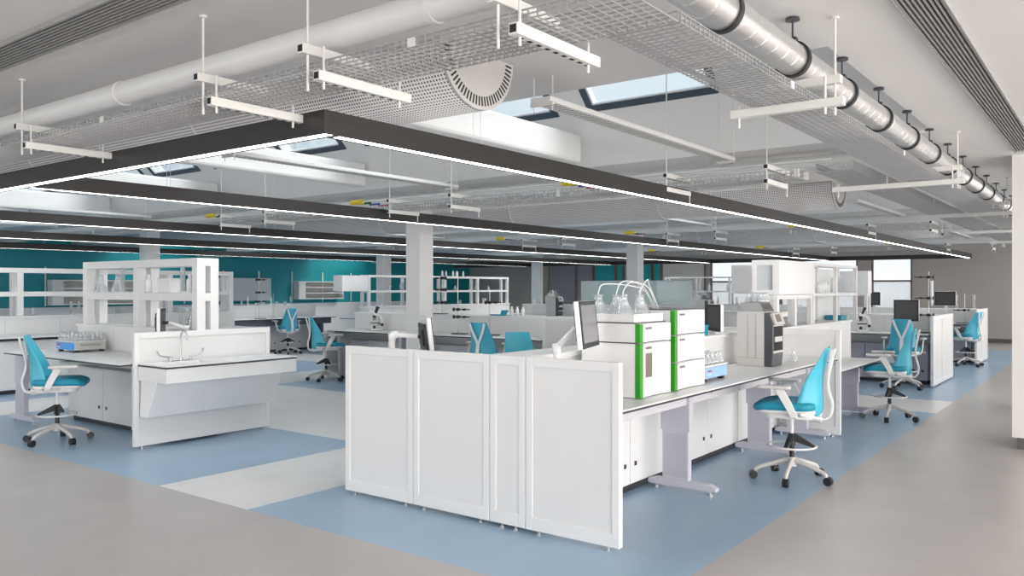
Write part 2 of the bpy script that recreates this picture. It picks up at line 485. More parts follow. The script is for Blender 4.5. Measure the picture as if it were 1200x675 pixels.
for i, x in enumerate((-1.76, -2.79, -3.57, -5.57, -7.5, -9.4, -11.4, -13.3)):
    lab = ['trapeze hanger nearest the corner over the front tray', 'second trapeze hanger from the corner on the front tray', 'third trapeze hanger from the corner on the front tray', 'fourth trapeze hanger from the corner at left edge of the front tray'][i] if i < 4 else 'trapeze hanger far left on the front tray'
    place('trapeze', make_trapeze, (x, 2.26, 0), 0, lab, 'trapeze hangers on the front tray')
for i, y in enumerate((4.12, 7.75, 11.35, 14.95, 18.5)):
    lab = ['nearest', 'second', 'third', 'fourth', 'farthest'][i] + ' cream trapeze hanger under tray along the steel duct'
    t = thing('trapeze_hanger', lab, 'hanger', (-1.13, y, 0), 0, 'trapeze hangers along the steel duct')
    xe = -.46 if i == 0 else -.95
    rods(t, ((0,0,2.44,CE), (-.03,-.06,2.44,2.62), (xe,-.06,2.42,2.54)))
    r = MB(); r.cyl((0,0,CE-.012), (0,0,CE-.001), .02, n=12); r.build('ceiling_cup', 'strut', t)
    b = MB(); strut_bar(b, (.03, 0, 2.614), (-.35, 0.0, 2.614)); b.build('upper_strut', 'strut', t, bevel=.003)
    b = MB(); strut_bar(b, (.06, -.06, 2.492), (-.50 if i == 0 else -1.0, -.06, 2.492)); b.build('lower_strut', 'strut', t, bevel=.003)
def make_rear_trapeze():
    t = thing('trapeze_hanger', '', 'hanger')
    rods(t, ((0,0,2.42,CE+.75), (.02,.45,2.40,2.52)))
    b = MB(); strut_bar(b, (0,-.03,2.615), (0,.52,2.615)); u = b.build('upper_strut', 'strut', t, bevel=.003)
    s = MB()
    for i in range(8): s.box(-.012, .004, .03+i*.06, .06+i*.06, 2.5928, 2.5945)
    s.build('slots', 'dark_void', u)
    s = MB(); s.box(-.015, .015, -.0325, -.0295, 2.6, 2.63); s.build('end_hole', 'dark_void', u)
    b = MB(); strut_bar(b, (.0,-.03,2.492), (0,.48,2.492)); lo = b.build('lower_strut', 'strut', t, bevel=.003)
    s = MB(); s.box(-.015, .015, -.0325, -.0295, 2.477, 2.507); s.build('end_hole', 'dark_void', lo)
    return t
for k in range(3):
    for i, x in enumerate((-2.4, -3.32, -5.9, -6.85, -9.2, -10.2)):
        if k == 2 and i > 3: continue
        place('rtrapeze', make_rear_trapeze, (x, 6.74+BAY*k, 0), 0, ['cream hanger of the tray behind the nearest skylights', 'cream hanger of the tray behind the middle skylights', 'cream hanger of the tray behind the farthest skylights'][k], ['hangers of the nearest cross tray', 'hangers of the middle cross tray', 'hangers of the farthest cross tray'][k])

# white round duct along the front
def round_duct(x0, x1, y, z, r, label, seams):
    t = thing('air_duct', label, 'duct', (x1, y, z))
    b = MB(); b.cyl((x0-x1,0,0), (0,0,0), r, n=28); b.build('duct_body', 'duct_white', t)
    for s in seams:
        b = MB(); b.cyl((s-x1-.018,0,0), (s-x1+.018,0,0), r+.006, n=28); b.build('coupling', 'duct_white', t)
    return t
round_duct(XL+.3, -1.5, 2.41, 2.72, .064, 'smooth white round air duct above the front cable tray', (-2.2, -4.62, -7.0, -9.5))
for k in range(3):
    round_duct(XL+.3, -1.7, 8.05+BAY*k, 2.80, .075, ['smooth white round duct crossing behind the nearest skylights', 'smooth white round duct crossing behind the middle skylights', 'smooth white round duct crossing behind the farthest skylights'][k], (-2.6, -5.2, -7.8, -10.4))
# spiral steel duct along the right
DX, DZ, DR = -1.30, 2.716, .076
t = thing('air_duct', 'shiny round galvanised steel duct running back under the ceiling at right', 'duct', (DX, 1.6, DZ))
b = MB(); b.cyl((0,0,0), (0,25.4,0), DR, n=36)
b.build('duct_body', 'galv', t)
b = MB()   # one spiral seam lip from end to end
b.tube([(DR*1.004*math.cos(2*PI*q/20), .02+.1335*q/20, DR*1.004*math.sin(2*PI*q/20)) for q in range(20*188)], .0014, n=4, caps=False)
b.build('spiral_seam', 'galv', t)
for i in range(8):
    b = MB(); b.cyl((0,1.35+2.9*i,0), (0,1.55+2.9*i,0), DR+.004, n=36); b.build('coupling', 'galv', t)
def make_duct_hanger():
    t = thing('duct_hanger', '', 'hanger')
    b = MB(); b.cyl((0,0,CE-DZ-.014), (0,0,CE-DZ-.001), .035, .032, n=20); b.build('ceiling_plate', 'charcoal', t)
    b = MB(); b.cyl((0,0,DR), (0,0,CE-DZ-.014), .005, n=8); b.build('rod', 'charcoal', t)
    b = MB(); n = 32; R0, R1 = DR+.002, DR+.013
    vs = []
    for i in range(n):
        a = 2*PI*i/n; c, s = math.cos(a), math.sin(a)
        vs += [(R0*c,-.016,R0*s), (R1*c,-.016,R1*s), (R1*c,.016,R1*s), (R0*c,.016,R0*s)]
    fs = []
    for i in range(n):
        j = (i+1)%n
        for q in range(4): fs.append((4*i+q, 4*i+(q+1)%4, 4*j+(q+1)%4, 4*j+q))
    b._add(vs, fs)
    b.box(-.02, .02, -.02, .02, DR+.006, DR+.03)
    b.build('clamp_ring', 'black', t)
    return t
for i in range(22):
    place('dhanger', make_duct_hanger, (DX, 4.01+.87*(i-2), DZ), 0, 'black clamp hanger holding the round steel duct', 'clamp hangers of the steel duct')

# half round perforated fabric ducts
def fabric_duct(x0, x1, y, label):
    R = .32
    t = thing('fabric_duct', label, 'duct', (x1, y, CE))
    n = 24
    me = bpy.data.meshes.new('fabric'); vs = []; fs = []
    for X in (x0-x1, 0):
        for i in range(n+1):
            a = PI*i/n; vs.append((X, -R*math.cos(a), -.002-R*math.sin(a)))
    for i in range(n): fs.append((i, i+1, n+2+i, n+1+i))
    me.from_pydata(vs, [], fs)
    uv = me.uv_layers.new(name='UVMap')
    for p in me.polygons:
        p.use_smooth = True
        for li in p.loop_indices:
            v = me.loops[li].vertex_index; i = v % (n+1)
            uv.data[li].uv = (vs[v][0], R*PI*i/n)
    me.materials.append(M['perf'])
    o = bpy.data.objects.new('fabric_body', me); C.objects.link(o); o.parent = t
    sd = o.modifiers.new('thickness', 'SOLIDIFY'); sd.thickness = .004
    b = MB(); prof = [(-R*math.cos(PI*i/n), -.002-R*math.sin(PI*i/n)) for i in range(n+1)]
    b.prism(prof, 'x', -.01, .012); cap = b.build('end_cap', 'machine', t, bevel=.004)
    b = MB()
    for i in range(33):
        a = PI*(i+1)/34; c, s = math.cos(a), math.sin(a)
        b.obox((.0125, -(R-.075)*c, -(R-.075)*s-.002), (.0125, -(R-.022)*c, -(R-.022)*s-.002), .010, .003, (1,0,0))
    b.build('air_slot', 'dark_void', cap)
    for X in (-2.4, -5., -8., -11.):
        b = MB()
        pts = [(X, -(R+.004)*math.cos(PI*i/n), -.002-(R+.004)*math.sin(PI*i/n)) for i in range(n+1)]
        b.tube(pts, .006, n=6); b.build('zip_band', 'strut', t)
for k in range(3):
    fabric_duct(XL+.3, -2.9, 3.536+BAY*k, ['half round perforated fabric duct with slotted end cap above the front lamp', 'half round perforated fabric duct behind the nearest skylight bay', 'half round perforated fabric duct farthest back'][k])

# thin pipes with colour bands
for k in range(3):
    for i, (yy, tg, cn) in enumerate(((7.17,'tag_y','yellow'),(7.33,'tag_g','green'),(7.48,'tag_b','blue'),(7.63,'tag_r','red'))):
        t = thing('service_pipe', 'thin grey pipe with %s bands crossing the %s ceiling bay' % (cn, ['nearest','middle','farthest'][k]), 'pipe', (-2.0, yy+BAY*k, 2.70))
        b = MB(); b.cyl((XL+2.4,0,0), (0,0,0), .012, n=8); b.build('pipe_run', 'duct_white', t)
        for j in range(4):
            b = MB(); xx = -2.62-3.25*j
            if i == 0: b.cyl((xx-.10,0,0), (xx+.10,0,0), .034, n=12)
            else: b.cyl((xx-.10,0,0), (xx+.10,0,0), .016, n=12)
            b.build('colour_band', tg, t)

# short white pipes at the back right
for q, (x0, x1, yy, zz, r, l) in enumerate(((-4.6, -1.75, 15.6, 2.78, .03, 'short white pipe crossing above the third chair, nearest of three'), (-3.9, -1.75, 18.6, 2.78, .035, 'short white pipe crossing behind, middle of three'), (-5.5, -1.75, 23.0, 2.76, .05, 'thicker white pipe crossing near the back wall'))):
    t = thing('service_pipe', l, 'pipe', (x0, yy, zz))
    b = MB(); b.cyl((0,0,0), (x1-x0,0,0), r, n=14); b.build('pipe_run', 'duct_white', t)
    for xx in (.25, (x1-x0)-.3):
        b = MB(); b.cyl((xx-.02,0,0), (xx+.02,0,0), r+.008, n=14); b.cyl((xx,0,r), (xx,0,CE-zz), .006, n=8); b.build('pipe_clip', 'strut', t)

# slim white perforated panels hung under each skylight bay
def make_strip():
    t = thing('ceiling_strip', '', 'ceiling panel')
    b = MB(); b.box(-.075, .075, 0, 2.98, 0, .035); b.build('panel', 'duct_white', t, bevel=.006)
    b = MB()
    for i in range(56): b.box(-.05, .05, .1+i*.05, .118+i*.05, -.0015, .001)
    b.build('perforation', 'slat', t)
    for y in (.02, 2.94):
        b = MB(); b.box(-.085, .085, y-.012, y+.012, -.018, .002); b.build('end_bracket', 'strut', t)
    for y in (.03, 2.95):
        for x in (-.07, .07):
            b = MB(); b.cyl((x,y,-.05), (x,y,.165 if y < 1 else .69), .004, n=6); b.build('hanging_rod', 'strut', t)
    return t
bn = ['first','second','third','fourth','fifth','sixth']
for k in range(3):
    for j in range(5):
        if k == 2 and j > 3: continue
        place('strip', make_strip, (-2.9-3.3*j, 4.15+BAY*k, 2.75), 0, 'slim white perforated strip under %s skylight bay from the right, %s row' % (bn[j], ['front','middle','back'][k]), 'hung ceiling strips under the skylights')

# slot diffusers in the flat ceiling
def diffuser(loc, rz, L, W, label):
    t = thing('slot_diffuser', label, 'air vent', loc, rz)
    b = MB(); b.box(0, L, 0, W, -.006, -.001); b.build('backing', 'dark_void', t)
    b = MB(); n = 9
    for i in range(n):
        y = W*(i+.5)/n; b.box(0, L, y-W/n*.20, y+W/n*.20, -.020, -.006)
    b.box(0, L, -.004, .004, -.024, -.001); b.box(0, L, W-.004, W+.004, -.024, -.001)
    b.build('blade', 'slat', t)
diffuser((-.655, -3.0, CE), PI/2, 12.15, .19, 'long grey slot diffuser in the ceiling at right above the walkway')
diffuser((-20., 1.85, CE), 0, 19.1, .215, 'long grey slot diffuser in the ceiling at upper left')

# linear lamps
LZ = 2.40
def lamp_bar(p0, p1, label):
    (x0, y0), (x1, y1) = p0, p1
    L = math.hypot(x1-x0, y1-y0); a = math.atan2(y1-y0, x1-x0)
    t = thing('linear_lamp', label, 'lamp', (x0, y0, LZ), a)
    b = MB(); b.box(0, L, -.05, .05, .012, .122); b.box(0, L, -.05, -.030, 0, .012); b.box(0, L, .030, .05, 0, .012); b.box(0, .02, -.03, .03, 0, .012); b.box(L-.02, L, -.03, .03, 0, .012); b.build('housing', 'bronze', t)
    b = MB(); b.box(.02, L-.02, -.030, .030, .002, .0118); b.build('diffuser', 'lamp', t)
    j = MB(); x = 3.0
    while x < L-.2: j.box(x-.004, x+.004, -.0507, .0507, .012, .1225); x += 3.0
    if L > 3.3: j.build('joint', 'black', t)
    x = 1.2
    while x < L:
        for yy in (-.03, .03):
            r = MB(); r.cyl((x,yy,.12), (x,yy,CE-LZ), .0018, n=6); r.build('hanging_wire', 'strut', t)
        x += 3.65
    return t
RX = [-3.35, -7.0, -10.7, -14.35, -18.0]
Y0, Y1 = 2.83, 24.9
lamp_bar((-21.6, Y0-.0), (RX[0]+.05, Y0), 'dark linear lamp bar along the front edge of the lab')
nm = ['rightmost', 'second', 'third', 'fourth', 'fifth']
for i, x in enumerate(RX):
    lamp_bar((x, Y0+.05), (x, Y1-.05), '%s long dark lamp bar running away into the room%s' % (nm[i], '' if i == 0 else ', counted from the right'))
lamp_bar((-21.6, Y1), (RX[0]+.05, Y1), 'dark linear lamp bar along the far edge of the lab')

# ------------------------------------------------------------------ laboratory furniture
def smooth_pts(pts, n=6):
    """Catmull-Rom through pts"""
    P = [Vector(p) for p in pts]; out = []
    for i in range(len(P)-1):
        a = P[max(i-1,0)]; b = P[i]; c = P[i+1]; d = P[min(i+2,len(P)-1)]
        for k in range(n):
            t = k/n
            out.append(.5*((2*b)+(-a+c)*t+(2*a-5*b+4*c-d)*t*t+(-a+3*b-3*c+d)*t**3))
    out.append(P[-1]); return out

def make_chair():
    """high lab stool, facing +y, origin on the floor"""
    t = thing('lab_chair', '', 'chair')
    # five-star base
    bs = MB(); bs.cyl((0,0,.115), (0,0,.190), .042, .034, n=18)
    base = bs.build('star_base', 'chair_base', t)
    for i in range(5):
        a = 2*PI*i/5 + PI/2 + .3
        c, s = math.cos(a), math.sin(a)
        b = MB()
        pts = smooth_pts([(c*.02,s*.02,.165), (c*.13,s*.13,.138), (c*.245,s*.245,.104), (c*.290,s*.290,.080), (c*.295,s*.295,.056)], 4)
        n = len(pts); b.tube(pts, [.023-.010*q/(n-1) for q in range(n)], n=10)
        b.build('base_arm', 'chair_base', t)
        w = MB(); px, py = -s, c
        for sd in (-1, 1):
            q = Vector((c*.312, s*.312, .031)) + Vector((px,py,0))*(.013*sd)+Vector((0,0,.003))
            w.cyl(q-Vector((px,py,0))*.010, q+Vector((px,py,0))*.010, .034, n=18)
        w.cyl((c*.295,s*.295,.03), (c*.295,s*.295,.062), .009, n=8)
        w.cyl(Vector((c*.312,s*.312,.031))-Vector((px,py,0))*.02, Vector((c*.312,s*.312,.031))+Vector((px,py,0))*.02, .010, n=8)
        w.build('caster', 'black', t, bevel=.004)
    b = MB(); b.cyl((0,0,.18), (0,0,.30), .021, n=16); b.build('lower_column', 'black', t)
    b = MB(); b.cyl((0,0,.29), (0,0,.385), .030, .026, n=16)
    b.build('foot_ring_hub', 'black', t, bevel=.004)
    for a in (.15, PI-.15, PI*1.5):
        c, s = math.cos(a), math.sin(a)
        b = MB(); vs = []
        for r, z, w, h in ((.02,.355,.020,.034), (.10,.322,.017,.024), (.182,.286,.012,.010)):
            for qa, qb in ((-1,-1),(1,-1),(1,1),(-1,1)): vs.append((c*r-s*w*qa, s*r+c*w*qa, z+h*qb/1.0))
        fs = [(0,1,2,3)[::-1], (8,9,10,11)]
        for q in (0,4):
            for e in range(4): fs.append((q+e, q+(e+1)%4, q+4+(e+1)%4, q+4+e))
        b._add(vs, fs); b.build('foot_ring_arm', 'black', t, bevel=.003)
    b = MB(); b.tube([(math.cos(2*PI*i/40)*.193, math.sin(2*PI*i/40)*.193, .285) for i in range(40)], .0085, n=8, closed=True)
    b.build('foot_ring', 'chair_white', t)
    b = MB(); b.cyl((0,0,.385), (0,0,.56), .0155, n=16); b.build('gas_lift', 'chair_white', t)
    # seat pan and cushion
    def rr(hw, y0, y1, r, n=5):
        pts = []
        for cx, cy, a0 in ((hw-r,y0+r,-PI/2),(hw-r,y1-r,0),(-hw+r,y1-r,PI/2),(-hw+r,y0+r,PI)):
            for q in range(n+1):
                a = a0+PI/2*q/n; pts.append((cx+r*math.cos(a), cy+r*math.sin(a)))
        return pts
    b = MB(); b.prism(rr(.225,-.20,.25,.08), 'z', .572, .607)
    b.prism(rr(.19,-.19,.20,.07), 'z', .528, .574)
    b.tube(smooth_pts([(0,-.05,.555),(0,-.15,.545),(0,-.235,.53)],4), [.045]*9, n=10)
    b.build('seat_pan', 'chair_white', t, bevel=.012, seg=3)
    b = MB(); b.cyl((.10,.10,.575), (.30,.10,.572), .006, n=8); b.cyl((.285,.10,.572), (.315,.10,.572), .022, n=14); b.build('tilt_knob', 'chair_base', t)
    b = MB(); poly = rr(.245,-.20,.285,.10,8)
    vs = []; n = len(poly)
    for sc, z in ((.96,.606),(1.0,.620),(1.0,.645),(.97,.660),(.88,.668)):
        for x, y in poly: vs.append((x*sc, .04+(y-.04)*sc, z-.022*max(0,(y-.16)/.125)**2))
    fs = []
    for j in range(4):
        for i in range(n): fs.append((j*n+i, j*n+(i+1)%n, (j+1)*n+(i+1)%n, (j+1)*n+i))
    b._add(vs, fs, True); b._add(vs[:n], [tuple(reversed(range(n)))]); b._add(vs[-n:], [tuple(range(n))], True)
    b.build('seat_cushion', 'teal', t)
    # arms
    for s in (-1, 1):
        b = MB()
        pts = smooth_pts([(s*.10,-.06,.553), (s*.20,-.06,.552), (s*.265,-.045,.585), (s*.280,.0,.68), (s*.285,.06,.785)], 5)
        n = len(pts)
        for q in range(n-1):
            w = .030+.012*q/n
            b.obox(pts[q], pts[q+1]+(pts[q+1]-pts[q])*.15, w*1.6 if q > 7 else w, .016 if q > 7 else w*.7, (s,0,.0) if q > 7 else (0,0,1))
        b.build('arm_post', 'chair_white', t, bevel=.003)
        b = MB(); b.prism([(s*.285+x, y) for x, y in rr(.043,-.035,.235,.035)], 'z', .785, .811)
        b.build('armrest', 'chair_base', t, bevel=.008)
    # sail-like suspension back
    yc = [(0,-.140,.535), (.10,-.215,.552), (.22,-.245,.625), (.40,-.240,.745), (.60,-.245,.87), (.80,-.272,.99), (1,-.300,1.112)]
    def prof(v):
        for q in range(len(yc)-1):
            if v <= yc[q+1][0]+1e-9:
                a = yc[max(q-1,0)]; b_ = yc[q]; c_ = yc[q+1]; d_ = yc[min(q+2,len(yc)-1)]
                u = (v-b_[0])/(c_[0]-b_[0])
                def cr(i):
                    return .5*(2*b_[i]+(-a[i]+c_[i])*u+(2*a[i]-5*b_[i]+4*c_[i]-d_[i])*u*u+(-a[i]+3*b_[i]-3*c_[i]+d_[i])*u**3)
                return cr(1), cr(2)
    def back(u, v):
        y, z = prof(v)
        hw = .250-.118*v**.8
        x = (u*2-1)
        curl = .235*(1-v)**1.05*abs(x)**2.4*min(1, .45+v*3.5) + .02*abs(x)**2*v
        return Vector((x*hw, y+curl, z+.035*(1-v)**2*abs(x)**2))
    b = MB(); b.sheet(back, 16, 22, .007); b.build('suspension_back', 'teal_mesh', t)
    # Y shaped frame
    b = MB()
    stem = smooth_pts([(0,-.20,.515), (0,-.290,.540), (0,-.318,.64), (0,-.290,.75), (0,-.282,.83)], 5)
    n = len(stem)
    for q in range(n-1): b.obox(stem[q], stem[q+1]+(stem[q+1]-stem[q])*.2, .058-.012*q/n, .020, (0,1,0))
    b.build('back_stem', 'chair_white', t, bevel=.004)
    for s in (-1, 1):
        b = MB()
        pts = smooth_pts([(s*.010,-.282,.815), (s*.045,-.288,.90), (s*.090,-.308,1.01), (s*.116,-.325,1.095)], 5)
        n = len(pts)
        for q in range(n-1): b.obox(pts[q], pts[q+1]+(pts[q+1]-pts[q])*.2, .034, .018, (0,1,0))
        b.build('back_fork', 'chair_white', t, bevel=.004)
    for s in (-1, 1):
        b = MB()
        pts = smooth_pts([(s*.03,-.235,.535), (s*.13,-.225,.545), (s*.235,-.10,.580)], 5)
        for q in range(len(pts)-1): b.obox(pts[q], pts[q+1]+(pts[q+1]-pts[q])*.2, .022, .020)
        b.build('back_cradle', 'chair_white', t, bevel=.004)
    return t
def head(dx, dy): return math.atan2(dy, dx)-PI/2

# ---- panels, tops, cabinets, legs
def panel_group(p0, p1, z1, splits, label, cat='partition', th=.045, z0=.028, inset='inset', face=1):
    """framed partition between floor points p0 -> p1; splits = fractions of its bays"""
    (x0, y0), (x1, y1) = p0, p1
    L = math.hypot(x1-x0, y1-y0); a = math.atan2(y1-y0, x1-x0)
    t = thing('partition_panel', label, cat, (x0, y0, 0), a)
    xs = [0]+[f*L for f in splits]+[L]
    rail = .052
    for i in range(len(xs)-1):
        a0, a1 = xs[i]+.003, xs[i+1]-.003
        b = MB()
        b.box(a0, a0+rail, -th/2, th/2, z0, z1); b.box(a1-rail, a1, -th/2, th/2, z0, z1)
        b.box(a0+rail, a1-rail, -th/2, th/2, z0, z0+.085); b.box(a0+rail, a1-rail, -th/2, th/2, z1-.06, z1)
        fr = b.build('frame', 'white', t, bevel=.004)
        b = MB(); b.box(a0+rail-.002, a1-rail+.002, -th/2+.010, th/2-.010, z0+.083, z1-.058); b.build('infill', inset, t)
        for fx in (a0+.09, a1-.09):
            b = MB(); b.cyl((fx,0,0), (fx,0,.012), .018, n=12); b.cyl((fx,0,.012), (fx,0,z0), .007, n=8); b.build('levelling_foot', 'steel', t)
    return t
def panel_set(p0, p1, z1, cuts, labels):
    (x0, y0), (x1, y1) = p0, p1
    f = [0]+cuts+[1]
    for i in range(len(f)-1):
        q0 = (x0+(x1-x0)*f[i], y0+(y1-y0)*f[i]); q1 = (x0+(x1-x0)*f[i+1], y0+(y1-y0)*f[i+1])
        panel_group(q0, q1, z1, [], labels[i])
def bench(x0, x1, y0, y1, z, label, legs=(), aprons=(), m='white'):
    """bench: worktop (with its dark edge) on C-legs; legs = (x, y, axis, foot length, column shift)"""
    cx, cy = (x0+x1)/2, (y0+y1)/2
    t = thing('lab_bench', label, 'bench', (cx, cy, 0))
    hx, hy = (x1-x0)/2, (y1-y0)/2
    b = MB(); b.box(-hx, hx, -hy, hy, z-.010, z); top = b.build('worktop', 'white', t)
    b = MB(); b.box(-hx, hx, -hy, hy, z-.024, z-.0102); b.build('edge_band', 'edge', top)
    for (x, y, ax, Lf, sh) in legs: cleg(t, x-cx, y-cy, z, ax, Lf, sh)
    for (a0, a1, b0, b1, c0, c1) in aprons:
        b = MB(); b.box(a0-cx, a1-cx, b0-cy, b1-cy, c0, c1); b.build('apron', m, t, bevel=.002)
    return t
def cabinet(x0, x1, y0, y1, z0, z1, face, nd, label, m='white', vent=True, plinth=True):
    """face: '+x','-x','+y','-y' - where its doors are"""
    t = thing('base_cabinet', label, 'cabinet', ((x0+x1)/2, (y0+y1)/2, 0))
    hx, hy = (x1-x0)/2, (y1-y0)/2
    b = MB(); b.box(-hx, hx, -hy, hy, z0, z1); b.build('carcass', m, t)
    if plinth: b = MB(); b.box(-hx+.03, hx-.03, -hy+.03, hy-.03, 0, z0); b.build('plinth', 'edge', t)
    ax, sg = face[1], (1 if face[0] == '+' else -1)
    Wd = (y1-y0) if ax == 'x' else (x1-x0)
    for i in range(nd):
        u0 = -Wd/2+Wd*i/nd+.004; u1 = -Wd/2+Wd*(i+1)/nd-.004
        b = MB(); v = MB(); vu = (u1-.08) if i % 2 == 0 else (u0+.08)
        zz = z0+.16
        if ax == 'x':
            f = sg*hx; b.box(f, f+sg*.018, u0, u1, z0+.01, z1-.01); v.box(f+sg*.0175, f+sg*.021, vu-.017, vu+.017, zz-.017, zz+.017)
        else:
            f = sg*hy; b.box(u0, u1, f, f+sg*.018, z0+.01, z1-.01); v.box(vu-.017, vu+.017, f+sg*.0175, f+sg*.021, zz-.017, zz+.017)
        d = b.build('door', m, t, bevel=.003)
        if vent: v.build('finger_pull', 'black', d)
    return t
def cleg(parent, x, y, z, axis, Lf, back=-.06):
    """C-leg of a bench: two-stage column on a long foot along axis"""
    h = Lf/2; cx = back; rz = 0 if axis == 'x' else PI/2
    b = MB(); b.box(cx-.112, cx+.112, -.030, .030, .085, z*.58); t = b.build('leg', 'lavender', parent, (x, y, 0), bevel=.006); t.rotation_euler = (0,0,rz)
    b = MB()
    b.prism([(-h,.035),(-h+.05,.030),(h-.05,.030),(h,.035),(h,.060),(h-.06,.088),(-h+.06,.088),(-h,.070)], 'y', -.032, .032)
    b.build('foot', 'lavender', t, bevel=.008)
    for fx in (-h+.06, h-.06):
        b = MB(); b.cyl((fx,0,0), (fx,0,.012), .022, n=12); b.cyl((fx,0,.01), (fx,0,.035), .009, n=8); b.build('levelling_foot', 'steel', t)
    b = MB(); b.box(cx-.125, cx+.125, -.036, .036, z*.56, z-.055); b.build('upper_column', 'lavender', t, bevel=.006)
    b = MB(); b.box(cx-.095, cx+.095, -.0305, -.0298, .11, z*.53); b.box(cx-.095, cx+.095, .0298, .0305, .11, z*.53); b.build('column_inlay', 'inlay', t)
    b = MB(); b.box(-h+.03, h-.03, -.03, .03, z-.055, z-.0245); b.build('top_arm', 'lavender', t, bevel=.004)
    return t
def shelf_unit(loc, rz, L, D, z0, zs, nb, label, post=.065, tk=.055, doors=(), top=None):
    """open shelving rising from a service spine. local x length, y depth; zs = shelf heights, last is the top"""
    t = thing('shelf_unit', label, 'shelf', loc, rz)
    zt = zs[-1]
    for i in range(nb+1):
        for y in (0, D-post):
            x = (L-post)*i/nb
            b = MB(); b.box(x, x+post, y, y+post, z0, zt-tk-.0005); b.build('post', 'white', t, bevel=.004)
    for z in zs[:-1]:
        b = MB(); b.box(.004, L-.004, .004, D-.004, z-tk, z); b.build('shelf_board', 'white', t, bevel=.003)
    b = MB()
    b.box(0, L, 0, post, zt-tk, zt+.001); b.box(0, L, D-post, D, zt-tk, zt+.001)
    for i in range(nb+1):
        x = (L-post)*i/nb; b.box(x, x+post, post, D-post, zt-tk, zt+.001)
    b.build('top_frame', 'white', t, bevel=.003)
    return t
def wall_box(x0, x1, y0, y1, z0, z1, label, window=None, m='white'):
    """closed overhead cupboard; window = 'y-' end has a framed glass front"""
    t = thing('wall_cupboard', label, 'cupboard', ((x0+x1)/2, (y0+y1)/2, z0))
    hx, hy, H = (x1-x0)/2, (y1-y0)/2, z1-z0
    if not window:
        b = MB(); b.box(-hx, hx, -hy, hy, 0, H); b.build('carcass', m, t, bevel=.004)
    else:
        b = MB(); f = .05
        b.box(-hx, hx, -hy+.03, hy, 0, f); b.box(-hx, hx, -hy+.03, hy, H-f, H); b.box(-hx, -hx+.02, -hy+.03, hy, f, H-f); b.box(hx-.02, hx, -hy+.03, hy, f, H-f); b.box(-hx, hx, hy-.02, hy, f, H-f)
        b.box(-.06, -.05, -hy+.2, hy-.02, f, H-f)
        b.build('carcass', m, t)
        b = MB(); b.box(-hx, hx, -hy, -hy+.028, 0, .055); b.box(-hx, hx, -hy, -hy+.028, H-.06, H); b.box(-hx, -hx+.06, -hy, -hy+.028, .055, H-.06); b.box(hx-.06, hx, -hy, -hy+.028, .055, H-.06)
        d = b.build('door_frame', m, t, bevel=.003)
        b = MB(); b.box(-hx+.06, hx-.06, -hy+.012, -hy+.016, .055, H-.06); b.build('glass_pane', 'glass', d)
    b = MB(); b.box(hx, hx+.016, -hy+.004, hy-.004, .004, H-.004); b.build('door', m, t, bevel=.003)
    return t
def spine(x0, x1, y0, y1, z1, label, lip=.02):
    t = thing('service_spine', label, 'bench spine', ((x0+x1)/2, (y0+y1)/2, 0))
    hx, hy = (x1-x0)/2, (y1-y0)/2
    b = MB(); b.box(-hx, hx, -hy, hy, .06, z1-.03); b.build('body', 'white', t, bevel=.003)
    b = MB(); b.box(-hx-lip, hx+lip, -hy-lip, hy+lip, z1-.03, z1); b.build('ledge', 'white', t, bevel=.004)
    b = MB(); b.box(-hx+.02, hx-.02, -hy+.02, hy-.02, 0, .06); b.build('plinth', 'edge', t)
    # panel joints on both long sides
    n = max(2, int(max(hx, hy)*2/.8))
    for i in range(1, n):
        b = MB()
        if hx > hy: u = -hx+2*hx*i/n; b.box(u-.003, u+.003, -hy-.001, hy+.001, .87, z1-.03)
        else: u = -hy+2*hy*i/n; b.box(-hx-.001, hx+.001, u-.003, u+.003, .87, z1-.03)
        b.build('panel_joint', 'lavender', t)
    return t

# ---- instruments and glassware
def make_flask(r=.045, h=.13, neck=.016, m='glass', name='conical_flask', cat='flask'):
    t = thing(name, '', cat)
    b = MB(); b.lathe([(.001,.002),(r*.9,.002),(r,.010),(r*.98,.02),(neck*1.05,h*.70),(neck,h*.78),(neck,h*.96),(neck*1.35,h)], n=18)
    b.lathe([(neck*1.25,h*.995),(neck*.85,h*.95),(neck*.85,h*.78),(r*.90,.02),(.001,.010)], n=18)
    b.build('vessel', m, t); return t
def make_cyl(r=.022, h=.22):
    t = thing('measuring_cylinder', '', 'glass cylinder')
    b = MB(); b.lathe([(.001,.012),(r,.012),(r,h),(r*1.2,h+.004)], n=16); b.lathe([(r*.9,h),(r*.9,.018),(.001,.018)], n=16); b.build('tube', 'glass', t)
    b = MB(); b.lathe([(r*1.8,0),(r*1.8,.008),(r*.9,.014)], n=16); b.build('foot', 'white', t); return t
def make_beaker(r=.04, h=.10):
    t = thing('beaker', '', 'beaker')
    b = MB(); b.lathe([(.001,.001),(r*.95,.001),(r,.01),(r,h),(r*1.06,h+.004)], n=18); b.lathe([(r*.94,h),(r*.94,.012),(.001,.007)], n=18); b.build('vessel', 'glass', t); return t
def make_bottle(r=.03, h=.15):
    t = thing('reagent_bottle', '', 'bottle')
    b = MB(); b.lathe([(.001,0),(r,0.002),(r,h*.62),(r*.9,h*.70),(r*.42,h*.80),(r*.42,h*.86)], n=16); b.build('body', 'white_gloss', t)
    b = MB(); b.lathe([(r*.52,h*.84),(r*.52,h),(.001,h)], n=14); b.build('cap', 'white', t); return t
